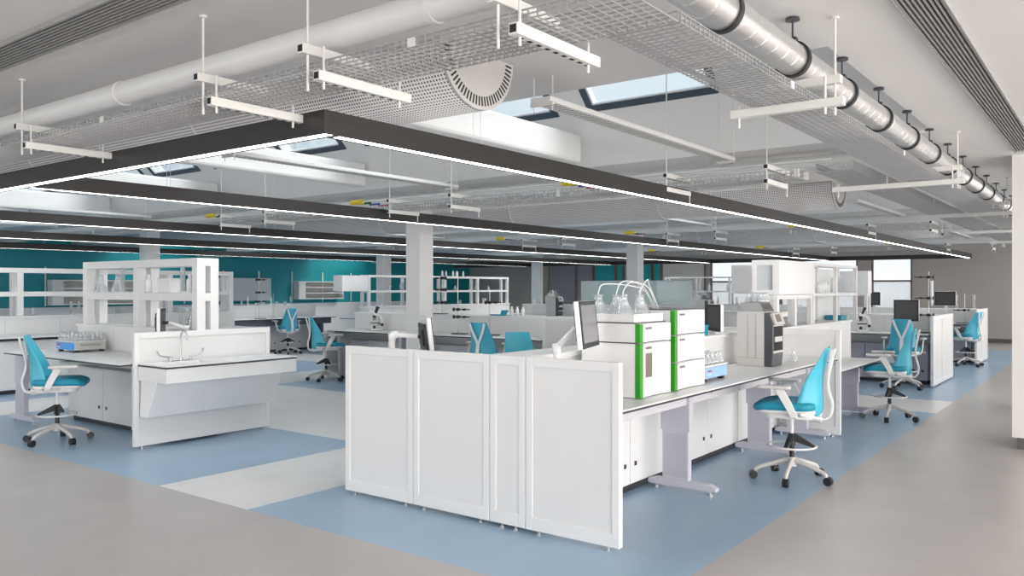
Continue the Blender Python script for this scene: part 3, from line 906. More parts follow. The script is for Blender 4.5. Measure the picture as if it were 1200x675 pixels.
def flask(loc, label, group=None, kind='flask', **k):
    mk = {'flask': lambda: make_flask(), 'bigflask': lambda: make_flask(.085, .22, .028), 'smallflask': lambda: make_flask(.034, .095, .013), 'tealflask': lambda: make_flask(.05, .12, .016, 'glass_teal'),
          'cyl': lambda: make_cyl(), 'tallcyl': lambda: make_cyl(.026, .30), 'beaker': lambda: make_beaker(), 'bigbeaker': lambda: make_beaker(.055, .15), 'bottle': lambda: make_bottle(), 'tallbottle': lambda: make_bottle(.036, .21)}[kind]
    return place(kind, mk, loc, random.random()*6, label, group)

def clamp_stand(loc, rz, h, clamps, label, side=1):
    t = thing('clamp_stand', label, 'lab stand', loc, rz)
    b = MB(); b.box(-.09, .16, -.07, .07, 0, .014); b.build('base_plate', 'black', t, bevel=.004)
    b = MB(); b.cyl((0,0,.012), (0,0,h), .0065, n=10); b.build('rod', 'steel', t)
    for z in clamps:
        b = MB(); b.box(-.024, .028, -.022, .022, z-.024, z+.024); b.cyl((-.024,0,z), (-.065,0,z), .009, n=8); b.cyl((-.065,0,z), (-.085,0,z), .030, n=12)
        b.build('boss_head', 'black', t, bevel=.003)
        b = MB(); b.cyl((.02,0,z), (.13,0,z), .010, n=8)
        for s in (-1, 1):
            b.tube(smooth_pts([(.12,0,z),(.15,s*.034,z),(.185,s*.038,z),(.21,s*.016,z)], 4), .009, n=6)
        b.box(.105, .135, -.028, .028, z-.018, z+.018)
        b.build('clamp_jaw', 'black', t)
    return t
def make_microscope():
    t = thing('microscope', '', 'microscope')
    b = MB(); b.prism([(-.07,-.10),(.07,-.10),(.075,.04),(.05,.10),(-.05,.10),(-.075,.04)], 'z', 0, .035); b.build('foot', 'white_gloss', t, bevel=.008)
    b = MB()
    pts = smooth_pts([(0,-.075,.03),(0,-.105,.10),(0,-.11,.18),(0,-.075,.255),(0,-.01,.275),(0,.03,.265)], 5)
    for q in range(len(pts)-1): b.obox(pts[q], pts[q+1]+(pts[q+1]-pts[q])*.2, .055, .05, (1,0,0))
    b.build('arm', 'white_gloss', t, bevel=.006)
    b = MB(); b.box(-.07, .07, -.07, .075, .125, .140); b.build('stage', 'black', t, bevel=.003)
    b = MB(); b.cyl((0,.02,.035), (0,.02,.085), .028, .02, n=16); b.build('light_source', 'black', t)
    b = MB(); b.cyl((0,.02,.265), (0,.02,.225), .032, n=16)
    for i in range(3):
        a = 2*PI*i/3; b.cyl((math.cos(a)*.016,.02+math.sin(a)*.016,.228), (math.cos(a)*.024,.02+math.sin(a)*.024,.175), .010, .006, n=10)
    b.build('objective_turret', 'black', t)
    for s in (-1, 1):
        b = MB(); b.cyl((s*.022,.0,.30), (s*.030,-.035,.385), .017, n=12); b.cyl((s*.030,-.035,.385), (s*.033,-.048,.415), .021, n=12); b.build('eyepiece', 'black', t)
    b = MB(); b.prism([(-.045,.27),(.045,.27),(.03,.315),(-.03,.315)], 'y', -.03, .05); b.build('head', 'white_gloss', t, bevel=.005)
    for s in (-1, 1):
        b = MB(); b.cyl((s*.028,-.105,.10), (s*.065,-.105,.10), .024, n=16); b.cyl((s*.065,-.105,.10), (s*.08,-.105,.10), .014, n=14); b.build('focus_knob', 'black', t)
    return t
def monitor(loc, rz, label, mount='foot', w=.50, h=.33, drop=0., arm=None, scr='screen', pitch=0.):
    """screen faces local -y, centre at loc"""
    t = thing('monitor', label, 'monitor', loc, rz)
    t.rotation_euler = (pitch, 0, rz)
    b = MB(); b.box(-w/2, w/2, -.006, .032, -h/2, h/2); b.build('casing', 'white_gloss', t, bevel=.010)
    b = MB(); b.box(-w/2+.003, w/2-.003, -.010, -.005, -h/2+.003, h/2-.003); b.build('bezel', 'black', t)
    b = MB(); b.box(-w/2+.030, w/2-.030, -.0115, -.0085, -h/2+.036, h/2-.030); b.build('screen', scr, t)
    b = MB(); b.box(-w*.36, w*.36, .030, .052, -h*.34, h*.34); b.box(-w*.2, w*.2, .05, .066, -h*.2, h*.2); b.build('rear_housing', 'black', t, bevel=.008)
    if mount == 'foot':
        b = MB(); b.box(-.03, .03, .058, .078, -drop+.01, .02); b.build('stand_neck', 'white_gloss', t, bevel=.004)
        b = MB(); b.box(-.12, .12, -.05, .15, -drop, -drop+.012); b.build('stand_base', 'white_gloss', t, bevel=.005)
    else:
        R = (Matrix.Rotation(rz, 4, 'Z') @ Matrix.Rotation(pitch, 4, 'X')).inverted()
        def loc_(p): return R @ (Vector(p)-Vector(loc))
        b = MB(); pts = [loc_(p) for p in arm]
        b.cyl(pts[0], pts[1], .027, n=14); b.build('arm_post', 'white_gloss', t)
        for q in range(1, len(pts)-1):
            b = MB(); b.cyl(pts[q], pts[q+1], .022, .019, n=14); b.lathe([(.001,-.032),(.03,-.028),(.03,.028),(.001,.032)], tuple(pts[q]), n=16); b.build('arm_link', 'white_gloss', t)
        b = MB(); b.cyl(pts[-1], (0,.06,0), .018, n=12); b.build('tilt_joint', 'charcoal', t)
    return t
def shaker(loc, rz, label, panelm, L, D, nf, part_panel=(0,1)):
    t = thing('flask_shaker', label, 'shaker', loc, rz)
    H = .125
    b = MB(); b.box(-L/2, L/2, -D/2, D/2, .026, H-.01); b.build('housing', 'machine', t, bevel=.004)
    for x in (-L/2+.045, L/2-.045):
        for y in (-D/2+.035, D/2-.035):
            b = MB(); b.box(x-.022, x+.022, y-.022, y+.022, 0, .027); b.build('rubber_foot', 'black', t)
    u0 = -L/2+L*part_panel[0]+.008; u1 = -L/2+L*part_panel[1]-.008
    b = MB(); b.box(u0, u1, -D/2-.004, -D/2-.0005, .030, H-.014); cp = b.build('control_panel', panelm, t)
    b = MB()
    for q in range(4): b.box(u0+.03+q*.022, u0+.045+q*.022, -D/2-.006, -D/2-.0035, .078, .092)
    b.build('display_digits', 'red', cp)
    for q in range(3):
        b = MB(); b.cyl((u0+.04+q*.026,-D/2-.008,.055), (u0+.04+q*.026,-D/2-.0035,.055), .007, n=10); b.build('button', 'white', cp)
    if part_panel[1] < 1:
        b = MB()
        b.box(u1+.05, L/2-.04, -D/2-.003, -D/2+.002, .075, .10); b.build('vent_grille', 'slat', t)
    b = MB(); b.box(-L/2-.012, L/2+.012, -D/2-.008, D/2+.008, H-.008, H+.006); b.build('platform', 'strut', t, bevel=.003)
    return t, H+.006
def tower(loc, rz, W, D, mods, label, window=None):
    """stack of instrument modules, front faces local -y; mods = list of (height)"""
    t = thing('analyser_tower', label, 'lab instrument', loc, rz)
    z = .004
    for i, h in enumerate(mods):
        m = MB(); g = .043
        m.box(-W/2, W/2, -D/2+.03, D/2, z, z+h-.006)
        mod = m.build('module_case', 'white_gloss', t, bevel=.006)
        # slightly dished front door
        n = 8; pts = []
        for q in range(n+1):
            x = -W/2+g+(W-g)*q/n; u = q/n; pts.append((x, -D/2-.004+.018*math.sin(PI*u)))
        pts += [(W/2, -D/2+.032), (-W/2+g, -D/2+.032)]
        m = MB(); m.prism(pts, 'z', z+.002, z+h-.010); m.build('front_door', 'white_gloss', mod, bevel=.003)
        m = MB(); m.box(-W/2-.004, -W/2+g-.004, -D/2-.006, -D/2+.034, z+.001, z+h-.008); m.build('green_trim', 'green', mod, bevel=.003)
        m = MB(); m.box(-W/2+g+.045, -W/2+g+.125, -D/2-.004, -D/2+.010, z+h-.047, z+h-.032); m.build('badge_slot', 'mullion', mod)
        if window and i == window[0]:
            m = MB(); m.box(-W/2+g+.045, -W/2+g+.135, -D/2-.002, -D/2+.012, z+window[1], z+window[2]); m.build('viewing_window', 'mullion', mod)
        m = MB(); m.box(-W/2+.002, W/2-.002, -D/2+.032, D/2-.002, z+h-.0065, z+h+.0005); m.build('module_gap', 'charcoal', mod)
        z += h
    return t, z
def sample_machine(loc, rz, label):
    """tall bench instrument, front faces local -y"""
    t = thing('bench_analyser', label, 'lab instrument', loc, rz)
    W, D, H = .30, .34, .525
    b = MB(); b.box(-W/2, W/2, -D/2+.07, D/2, .0, H); b.build('case', 'machine', t, bevel=.006)
    for x in (-W/2-.0015, W/2+.0015):
        b = MB()
        for y in (-.02, .06): b.box(x-.001, x+.001, y-.002, y+.002, .08, H-.02)
        b.box(x-.001, x+.001, -D/2+.07, D/2, .078, .082); b.build('side_seam', 'slat', t)
    b = MB(); b.prism([(-D/2,0),(-D/2+.071,0),(-D/2+.071,H-.01),(-D/2+.035,H-.01),(-D/2-.012,H-.13),(-D/2-.012,.12)], 'x', -W/2+.001, W/2-.001); fr = b.build('front', 'charcoal', t, bevel=.004)
    b = MB(); b.box(-W/2+.035, W/2-.03, -D/2-.0135, -D/2-.011, .15, .385); b.build('sample_bay', 'dark_void', fr)
    b = MB(); b.box(-W/2+.05, W/2-.05, -D/2-.022, -D/2-.012, .235, .285); b.build('sample_tray', 'machine', fr, bevel=.003)
    b = MB(); b.box(-W/2+.02, W/2-.012, -D/2-.016, -D/2-.0115, .13, .15); b.box(-W/2+.02, W/2-.012, -D/2-.016, -D/2-.0115, .385, .395); b.build('bay_rim', 'machine', fr)
    # tilted control head
    b = MB(); b.prism([(-D/2-.035,.40),(-D/2+.01,.40),(-D/2+.035,.50),(-D/2+.005,.515)], 'x', -W/2+.04, W/2-.005); hd = b.build('control_head', 'machine', fr, bevel=.004)
    b = MB(); p0 = Vector((0,-D/2-.028,.428)); p1 = Vector((0,-D/2-.004,.497)); b.obox(p0, p1, .12, .006, (0,-1,.35)); b.build('display', 'mullion', hd)
    # smoked lid
    b = MB(); b.prism([(-D/2+.075,H),(D/2-.005,H),(D/2-.03,H+.085),(-D/2+.12,H+.085)], 'x', -W/2+.01, W/2-.01); b.build('smoked_lid', 'smoke', t)
    return t, H+.085
# ------------------------------------------------------------------ laying out the laboratory
WZ = .85
# ---- island at right front (runs away from the camera beside the walkway)
F = [-4.87, -4.14, -3.43, -3.13, -2.43]
labs = ['leftmost of the four white framed panels facing the camera in front', 'second broad white framed panel from left at the front', 'narrow white framed panel in the middle of the front', 'broad white framed panel at right end of the front, below the white analysers']
for i in range(4): panel_group((F[i], 4.33), (F[i+1], 4.33), 1.15, [], labs[i])
labs = ['left panel of the far end of the right front island', 'second panel from left at far end of the right front island', 'narrow panel at far end of the right front island behind grey instrument', 'broad white end panel behind the nearest chair at right']
for i in range(4): panel_group((F[i], 9.09), (F[i+1], 9.09), 1.15, [], labs[i])
spine(-3.43, -3.16, 4.37, 9.05, 1.15, 'white service spine behind the white and green analysers', lip=.026)
bench(-3.12, -2.46, 4.37, 7.0, WZ, 'white bench with dark edged top carrying the green trimmed analysers', [(-2.79, 5.95, 'x', .58, -.05)], [(-2.76, -2.742, 4.40, 6.98, .685, .825)], m='apron')
bench(-3.12, -2.46, 7.01, 9.06, WZ, 'white bench with dark edged top carrying the tall grey instrument', [(-2.79, 7.78, 'x', .58, -.05), (-2.79, 8.93, 'x', .58, -.05)], [(-2.76, -2.742, 7.03, 9.04, .685, .825)], m='apron')
bench(-4.86, -3.46, 4.37, 6.7, WZ, 'white desk hidden behind the left front panels', [(-4.2, 5.9, 'x', .7, 0)])
bench(-4.86, -3.46, 6.71, 9.05, WZ, 'white desk on far left half of right front island', [(-4.2, 8.0, 'x', .7, 0)])
for i, (y0, y1, n) in enumerate(((4.40, 4.92, 1), (4.93, 6.40, 2), (6.41, 7.87, 2), (7.88, 9.03, 2))):
    cabinet(-3.158, -3.118, y0, y1, .055, .70, '+x', n, ['single white low door next to the front end panel', 'pair of white low doors at the first bench leg', 'pair of white low doors between first and second bench legs', 'pair of white low doors behind the nearest chair'][i])
# analysers
t, h = tower((-2.84, 5.13, WZ), PI/2, .46, .46, [.375, .135], 'lower white analyser tower with green edge and dark slot window', window=(0, .135, .30))
b = MB(); hx = .215; hy = .21
ry = h+WZ
t2 = thing('bottle_tray', 'shallow white tray holding flasks on the lower analyser tower', 'tray', (-2.87, 5.13, ry+.001))
b.box(-hy, hy, -hx, hx, 0, .040); b.build('tray_floor', 'white_gloss', t2)
for q, (x0, x1, y0, y1) in enumerate(((-hy,hy,-hx,-hx+.008),(-hy,hy,hx-.008,hx),(-hy,-hy+.008,-hx+.008,hx-.008),(hy-.008,hy,-hx+.008,hx-.008))):
    b = MB(); b.box(x0, x1, y0, y1, .0402, .056); b.build('tray_rim', 'white_gloss', t2)
tower((-2.84, 5.69, WZ), PI/2, .52, .46, [.205, .20, .185], 'taller white three module analyser tower with green edge')
PF = []
for q, (x, y, l) in enumerate(((-2.99, 4.995, 'clear solvent flask at left rear corner of the analyser tray'), (-2.80, 5.01, 'clear solvent flask at front left of the analyser tray'), (-2.96, 5.20, 'clear solvent flask at middle of the analyser tray'), (-2.79, 5.235, 'clear solvent flask at right end of the analyser tray'))):
    place('solv', lambda: make_flask(.082, .150, .032, 'glass', 'solvent_flask'), (x, y, ry+.0415), q, l, 'solvent flasks on the analyser')
    b = MB(); z0 = ry+.10
    pts = smooth_pts([(x,y,z0), (x,y+.005,z0+.11), (x+.02,y+.08,z0+.165+.01*q), (-2.86+.02*q,5.40,z0+.13+.01*q), (-2.84+.015*q,5.52,1.475), (-2.84+.015*q,5.54,1.443)], 8)
    b.tube(pts, .0042, n=6); o = b.build('solvent_tube', 'white_gloss'); tag(o, 'white tube arching from %s' % l.replace('clear ', ''), 'tube', 'solvent tubes')
t, h = shaker((-2.80, 6.30, WZ), PI/2, 'small shaker with pale blue front beside the taller analyser', 'blue_panel', .44, .28, 5)
for a in range(5):
    for c in range(3):
        flask((-2.80-.10+.10*c, 6.30-.165+.082*a, WZ+h+.001), 'small clear flask standing on the pale blue fronted shaker', 'flasks on the right shaker', 'smallflask')
mt, h = sample_machine((-2.85, 7.80, WZ), PI/2, 'tall grey bench instrument with dark front on right front worktop')
for a in range(3):
    for c in range(3):
        flask((-2.93+.06*c, 7.72+.08*a, WZ+h+.001), 'small clear flask on the smoked lid of the tall grey instrument', 'flasks on the tall grey instrument', 'smallflask')
flask((-2.70, 8.35, WZ+.001), 'lone small clear flask on worktop right of the grey instrument', None, 'flask')
# wall socket with black plug on the spine
t = thing('power_socket', 'white socket with black plug on the spine above the shaker', 'socket', (-3.128, 7.0, 1.02))
b = MB(); b.box(0.002, .012, -.07, .07, -.045, .045); b.build('faceplate', 'white_gloss', t, bevel=.003)
b = MB(); b.cyl((.012,.0,.0), (.05,0,0), .022, .018, n=12); b.tube(smooth_pts([(.05,0,0),(.07,0,-.03),(.06,.01,-.09),(.03,.01,-.155)], 5), .006, n=6); b.build('plug', 'black', t)
# monitors on this island
monitor((-2.83, 4.60, 1.362), head(-.95, -.32), 'monitor on white arm showing its grey screen beside the analysers', 'arm', .47, .31, arm=[(-3.01, 4.50, .856), (-3.01, 4.50, 1.19), (-3.01, 4.50, 1.205), (-2.91, 4.575, 1.335)], scr='screen', pitch=-.10)
monitor((-4.63, 5.00, 1.20), head(-.62, -.785), 'monitor seen edge on behind the left front panels', 'arm', .46, .33, arm=[(-4.80, 4.75, .90), (-4.80, 4.75, 1.20), (-4.80, 4.77, 1.215), (-4.70, 4.95, 1.20)], scr='screen', pitch=-.12)
monitor((-3.28, 7.72, 1.304), head(.65, .76), 'dark monitor standing on the spine left of the tall grey instrument', 'foot', .30, .27, drop=.1525, scr='screen_dark')
t = thing('storage_box', 'teal box on spine left of the dark monitor', 'box', (-3.30, 7.25, 1.151))
b = MB(); b.box(-.10, .10, -.14, .14, 0, .075); b.build('box_body', 'teal', t, bevel=.005)
b = MB(); b.box(-.105, .105, -.145, .145, .075, .095); b.build('lid', 'teal', t, bevel=.004)

# ---- second stretch of that island (lower desk, overhead cupboards)
spine(-3.43, -3.13, 9.14, 12.2, 1.15, 'white service spine below the overhead cupboards at right')
bench(-3.10, -2.47, 9.14, 11.1, .70, 'lower white desk with dark edge behind the broad end panel', [(-2.79, 10.98, 'x', .56, -.05)])
bench(-4.86, -3.46, 9.14, 12.1, WZ, 'white desk left of the spine with overhead cupboards', [(-4.2, 9.6, 'x', .7, 0), (-4.2, 11.6, 'x', .7, 0)])
cabinet(-3.125, -3.105, 9.2, 10.8, .055, .60, '+x', 3, 'low cabinet doors under the lower desk at right', 'lavender')
shelf_unit((-3.13, 9.14, 0), PI/2, 1.28, .30, 1.151, [1.50, 1.518], 2, 'white posts holding the overhead cupboard at right', post=.055, tk=.03)
wall_box(-3.43, -3.13, 9.14, 10.42, 1.522, 1.92, 'white overhead cupboard with framed glass end above the end panel', window='y-')
wall_box(-4.00, -3.46, 9.95, 10.9, 1.53, 1.89, 'white overhead cupboard hung on the left side of the spine')
t = shelf_unit((-3.13, 10.46, 0), PI/2, 2.1, .30, 1.151, [1.53, 1.92], 2, 'open white shelf with bottles continuing the overhead cupboard', post=.05, tk=.035)
b = MB(); b.box(.05, 2.05, .27, .29, 1.535, 1.865); b.build('back_board', 'white', t)
b = MB(); b.box(.95, 2.05, .27, .29, 1.16, 1.49); b.build('back_board', 'white', t)
for q in range(6):
    flask((-3.20-.08*(q % 2), 11.75+.07*q, 1.531), 'clear measuring cylinder on the open white shelf at right', 'glass cylinders on the right shelf', 'cyl')
for q in range(4):
    flask((-3.23, 11.05+.13*q, 1.531), 'white capped bottle on the open white shelf at right', 'bottles on the right shelf', 'bottle')
# instrument on the spine, seen through the posts
t = thing('bench_printer', 'small navy and beige instrument under the overhead cupboard', 'lab instrument', (-3.28, 9.42, 1.151))
b = MB(); b.box(-.12, .12, -.16, .16, 0, .11); b.build('lower_case', 'charcoal', t, bevel=.006)
b = MB(); b.box(-.12, .12, -.16, .16, .112, .175); b.build('upper_case', 'machine', t, bevel=.006)
b = MB(); b.box(.1195, .122, -.13, .13, .12, .15); b.build('front_label', 'smoke', t)
t = thing('storage_box', 'flat teal box lying on the spine under the open shelf', 'box', (-3.28, 12.0, 1.151))
b = MB(); b.box(-.11, .11, -.15, .15, 0, .05); b.build('box_body', 'teal', t, bevel=.004); b = MB(); b.box(-.113, .113, -.153, .153, .05, .062); b.build('lid', 'teal', t)

# ---- cross islands: end panels face the walkway
def cross_island(x0, x1, yf, yb, sy0, sy1, name, zw=WZ, undername='+', ncab=3, cabs=True, endlab=None, m='white', both=True, legs=None):
    """runs along X, its right end closed by a two-bay panel at x1"""
    spine(x0, x1-.05, sy0, sy1, 1.15, 'white service spine of %s' % name)
    L = x1-.1-x0; fl_ = sy0-yf-.24
    lg = [(x0+L*i/ncab+.18, yf+.02+fl_/2, 'y', fl_, 0) for i in range(ncab)]
    bench(x0, x1-.06, yf, sy0-.022, zw, 'white dark edged bench on near side of %s' % name, legs or lg)
    if both: bench(x0, x1-.06, sy1+.022, yb, zw, 'white bench on the far side of %s' % name, [(x0+.4, (sy1+yb)/2, 'y', (yb-sy1)-.1, 0), (x1-.5, (sy1+yb)/2, 'y', (yb-sy1)-.1, 0)])
    n = (yb-yf)
    if endlab:
        ym = (sy0+sy1)/2
        panel_group((x1, yf-.02), (x1, ym), 1.15, [], endlab[0]); panel_group((x1, ym), (x1, yb+.02), 1.15, [], endlab[1])
    if cabs:
        L = x1-.1-x0
        for i in range(ncab):
            a = x0+L*i/ncab+.35*(1 if i else .2); c = x0+L*(i+1)/ncab-.05
            cabinet(a, c, sy0-.16, sy0-.03, .055, .66, '-y', 3, '%s low cabinet under %s' % (['left', 'middle', 'right', 'far right'][i] if ncab > 1 else 'white', name), m)
cross_island(-8.2, -2.47, 14.46, 16.28, 15.15, 15.45, 'the walkway island at third chair', ncab=3, m='lavender',
    endlab=['near half of white end panel behind the third chair, at walkway edge', 'far half of white end panel behind the third chair, at walkway edge'])
cross_island(-7.6, -2.48, 19.30, 20.92, 19.98, 20.26, 'the farthest right island', ncab=3, m='lavender',
    endlab=['near half of the farthest white end panel at the walkway', 'far half of the farthest white end panel at the walkway'])
wall_box(-5.6, -3.62, 15.17, 15.43, 1.50, 1.90, 'small white overhead cupboard behind the microscope at right')
shelf_unit((-5.6, 15.17, 0), 0, 1.98, .26, 1.151, [1.482, 1.498], 3, 'white posts carrying the small cupboard behind the microscope', post=.05, tk=.02)
place('micro', make_microscope, (-3.62, 14.83, WZ+.001), PI*.62, 'white microscope on the worktop left of the third chair')
monitor((-2.93, 14.86, 1.225), -.12, 'larger dark monitor on worktop above the third chair', 'foot', .40, .36, drop=.374, scr='screen_dark')
monitor((-3.10, 19.62, 1.375), -.1, 'dark monitor on the farthest island, just above the larger one', 'foot', .42, .30, drop=.524, scr='screen_dark')
monitor((-4.55, 19.62, 1.36), -.15, 'small dark monitor in front of the bright windows', 'foot', .32, .30, drop=.509, scr='screen_dark')
clamp_stand((-2.62, 15.03, WZ+.001), PI, 1.02, (.30, .58, .93), 'tall clamp stand with three clamps right of the dark monitor')
t = thing('glass_condenser', 'pale glass column held upright by the tall clamp stand at right', 'glass column', (-2.575, 15.04, 1.36))
b = MB(); b.cyl((0,0,0), (0,0,.36), .022, n=14); b.cyl((0,0,-.06), (0,0,0), .010, .022, n=14); b.build('tube', 'white_gloss', t)
clamp_stand((-2.72, 19.55, WZ+.001), PI, .62, (.28,), 'slim clamp stand on the farthest island beside the turned chair')
flask((-2.95, 20.1, 1.151), 'left tall glass cylinder on the farthest island spine', None, 'tallcyl')
flask((-2.62, 20.1, 1.151), 'right tall glass cylinder on the farthest island spine', None, 'tallcyl')

# ---- island in the centre behind the column
cross_island(-11.4, -6.68, 9.66, 11.15, 10.33, 10.63, 'the central island by the column', ncab=3, m='white',
    endlab=['near half of the central island end panel left of the grey monitor', 'far half of the central island end panel left of the grey monitor'])
panel_group((-11.46, 9.64), (-11.46, 10.48), .84, [], 'low white end panel beside the chair with its back to left'.replace('with its back to left', 'left of the column'))
place('micro', make_microscope, (-10.6, 10.08, WZ+.001), PI*.9, 'white microscope on the central island left of the column')
clamp_stand((-8.68, 10.08, WZ+.001), .2, 1.02, (.28, .40), 'clamp stand with black base on central island right of the column')
clamp_stand((-9.38, 10.48, 1.151), PI, .66, (.20, .42, .62), 'clamp stand with three clamps close to right side of the column')
clamp_stand((-8.05, 10.12, WZ+.001), 0, .72, (.52,), 'thin single clamp stand on the central island near its end panel')
t = thing('storage_box', 'teal tray on the central island spine right of the clamp stands', 'tray', (-8.15, 10.48, 1.151))
b = MB(); b.prism([(-.16,0),(.10,0),(.16,.09),(.10,.09),(.08,.02),(-.13,.02)], 'y', -.06, .06); b.build('tray_body', 'teal', t)
for q in range(3): flask((-7.9+.11*q, 10.50, 1.151), 'small white bottle on the central island spine', 'white bottles on the central spine', 'bottle' if q != 1 else 'bottle')

# ---- left island with sink at its end
cross_island(-10.55, -7.83, 4.08, 5.77, 4.93, 5.19, 'the left sink island', ncab=1, cabs=False, legs=[(-10.50, 4.28, 'x', .66, -.05)])
panel_group((-7.83, 4.19), (-7.83, 5.79), 1.155, [], 'broad white end panel behind the laboratory sink')
cabinet(-10.30, -8.62, 4.72, 4.90, .055, .66, '-y', 2, 'white low cabinet beneath the left desk behind the left chair', plinth=True)
cabinet(-8.60, -7.90, 4.60, 4.90, .055, .74, '-y', 1, 'white pedestal under the left desk against the sink panel')
# sink
t = thing('laboratory_sink', 'white cantilevered laboratory sink counter on the left island end panel', 'sink', (-7.80, 4.20, 0))
cx0, cx1, cy0, cy1 = .004, .52, .02, 1.55
b = MB(); bx0, bx1, by0, by1 = .12, .42, .18, .62
for (x0,x1,y0,y1) in ((cx0,bx0,cy0,cy1),(bx1,cx1,cy0,cy1),(bx0,bx1,cy0,by0),(bx0,bx1,by1,cy1)): b.box(x0,x1,y0,y1,.842,.855)
b.build('counter_top', 'white', t)
b = MB()
for (x0,x1,y0,y1) in ((cx0,bx0,cy0,cy1),(bx1,cx1,cy0,cy1),(bx0,bx1,cy0,by0),(bx0,bx1,by1,cy1)): b.box(x0,x1,y0,y1,.826,.8418)
b.build('edge_band', 'edge', t)
b = MB()
b.box(bx0,bx1,by0,by1,.69,.70); b.box(bx0,bx0+.006,by0,by1,.70,.85); b.box(bx1-.006,bx1,by0,by1,.70,.85); b.box(bx0,bx1,by0,by0+.006,.70,.85); b.box(bx0,bx1,by1-.006,by1,.70,.85)
b.build('basin', 'white_gloss', t)
b = MB(); b.box(cx1-.03, cx1-.004, cy0+.004, cy1-.004, .685, .8255); b.box(cx0, cx1-.03, cy0+.004, cy0+.026, .685, .8255); b.box(cx0, cx1-.03, cy1-.026, cy1-.004, .685, .8255); b.build('apron', 'white', t, bevel=.002)
b = MB(); vs = [(.012,cy0+.012,.325),(.15,cy0+.012,.325),(.31,cy0+.028,.684),(.012,cy0+.028,.684),(.012,cy1-.04,.325),(.15,cy1-.04,.325),(.31,cy1-.03,.684),(.012,cy1-.03,.684)]
b._add(vs, [(0,1,2,3),(7,6,5,4),(0,4,5,1),(1,5,6,2),(2,6,7,3),(3,7,4,0)]); b.build('pipe_cover', 'white', t, bevel=.008)
b = MB(); fx, fy = .07, .44
b.cyl((fx,fy,.855), (fx,fy,.885), .022, n=14); gp = smooth_pts([(fx,fy,.88),(fx,fy,1.06),(fx+.012,fy,1.13),(fx+.06,fy,1.165),(fx+.11,fy,1.13),(fx+.115,fy,1.07)], 6)
b.tube(gp, .0085, n=10); b.build('gooseneck_spout', 'steel', t)
b = MB(); b.cyl((fx,fy-.12,.868), (fx,fy+.12,.868), .012, n=10); b.build('mixer_body', 'steel', t)
for s in (-1, 1):
    b = MB(); b.cyl((fx,fy+s*.11,.856), (fx,fy+s*.11,.90), .016, n=12); pts = smooth_pts([(fx,fy+s*.11,.90),(fx+.01,fy+s*.16,.905),(fx+.01,fy+s*.23,.925),(fx+.0,fy+s*.255,.97)], 5); b.tube(pts, [.008]*(len(pts)-3)+[.010,.012,.012], n=8); b.build('lever_tap', 'steel', t)
# shelf frame over the left island
shelf_unit((-10.42, 4.93, 0), 0, 2.52, .26, 1.151, [1.545, 1.92], 2, 'white open shelf frame standing on the left island', post=.10, tk=.085)
for q, (x, y, k, l) in enumerate(((-10.1, 5.0, 'bigflask', 'large clear flask at left end of the left island shelf'), (-9.85, 5.08, 'bigflask', 'second large clear flask on the left island shelf'), (-9.62, 5.02, 'tallcyl', 'left tall glass cylinder on the left island shelf'), (-9.48, 5.1, 'tallcyl', 'right tall glass cylinder on the left island shelf'), (-9.0, 5.0, 'tallbottle', 'white bottle in the middle of the left island shelf'))):
    flask((x, y, 1.546), l, None, k)
t = thing('storage_box', 'small white box on the left island shelf', 'box', (-8.62, 5.04, 1.546)); b = MB(); b.box(-.13, .13, -.07, .07, 0, .15); b.build('box_body', 'white', t, bevel=.004); b = MB(); b.box(-.134, .134, -.074, .074, .15, .165); b.build('lid', 'white', t)
for q, (x, k, l) in enumerate(((-8.36, 'tallcyl', 'glass cylinder beside white box on the left island shelf'), (-8.22, 'tallbottle', 'tall white bottle right of the box on the left island shelf'), (-8.09, 'bigbeaker', 'tall beaker at right end of the left island shelf'))):
    flask((x, 5.04, 1.546), l, None, k)
flask((-8.36, 5.06, 1.151), 'clear beaker on the left island spine behind the sink', None, 'bigbeaker')
flask((-8.2, 5.05, 1.151), 'clear conical flask on the left island spine behind the sink', None, 'bigflask')
t, h = shaker((-9.93, 4.68, WZ), 0, 'wide shaker with deep blue front on the left desk', 'blue_deep', .46, .36, 6, part_panel=(0, 1))
b = MB(); b.box(.228, .233, -.12, .12, .075, .095); b.build('vent_grille', 'slat', t)
for a in range(5):
    for c in range(4):
        flask((-9.93-.19+.095*a, 4.68-.145+.095*c, WZ+h+.001), 'small clear flask standing on the deep blue fronted shaker', 'flasks on the left shaker', 'smallflask')
monitor((-8.22, 4.72, 1.235), head(-.6, -.8), 'black backed monitor seen edge on behind the sink panel', 'arm', .40, .30, arm=[(-7.98, 4.85, .90), (-7.98, 4.85, 1.15), (-7.98, 4.85, 1.17), (-8.15, 4.76, 1.23)], scr='screen_dark')

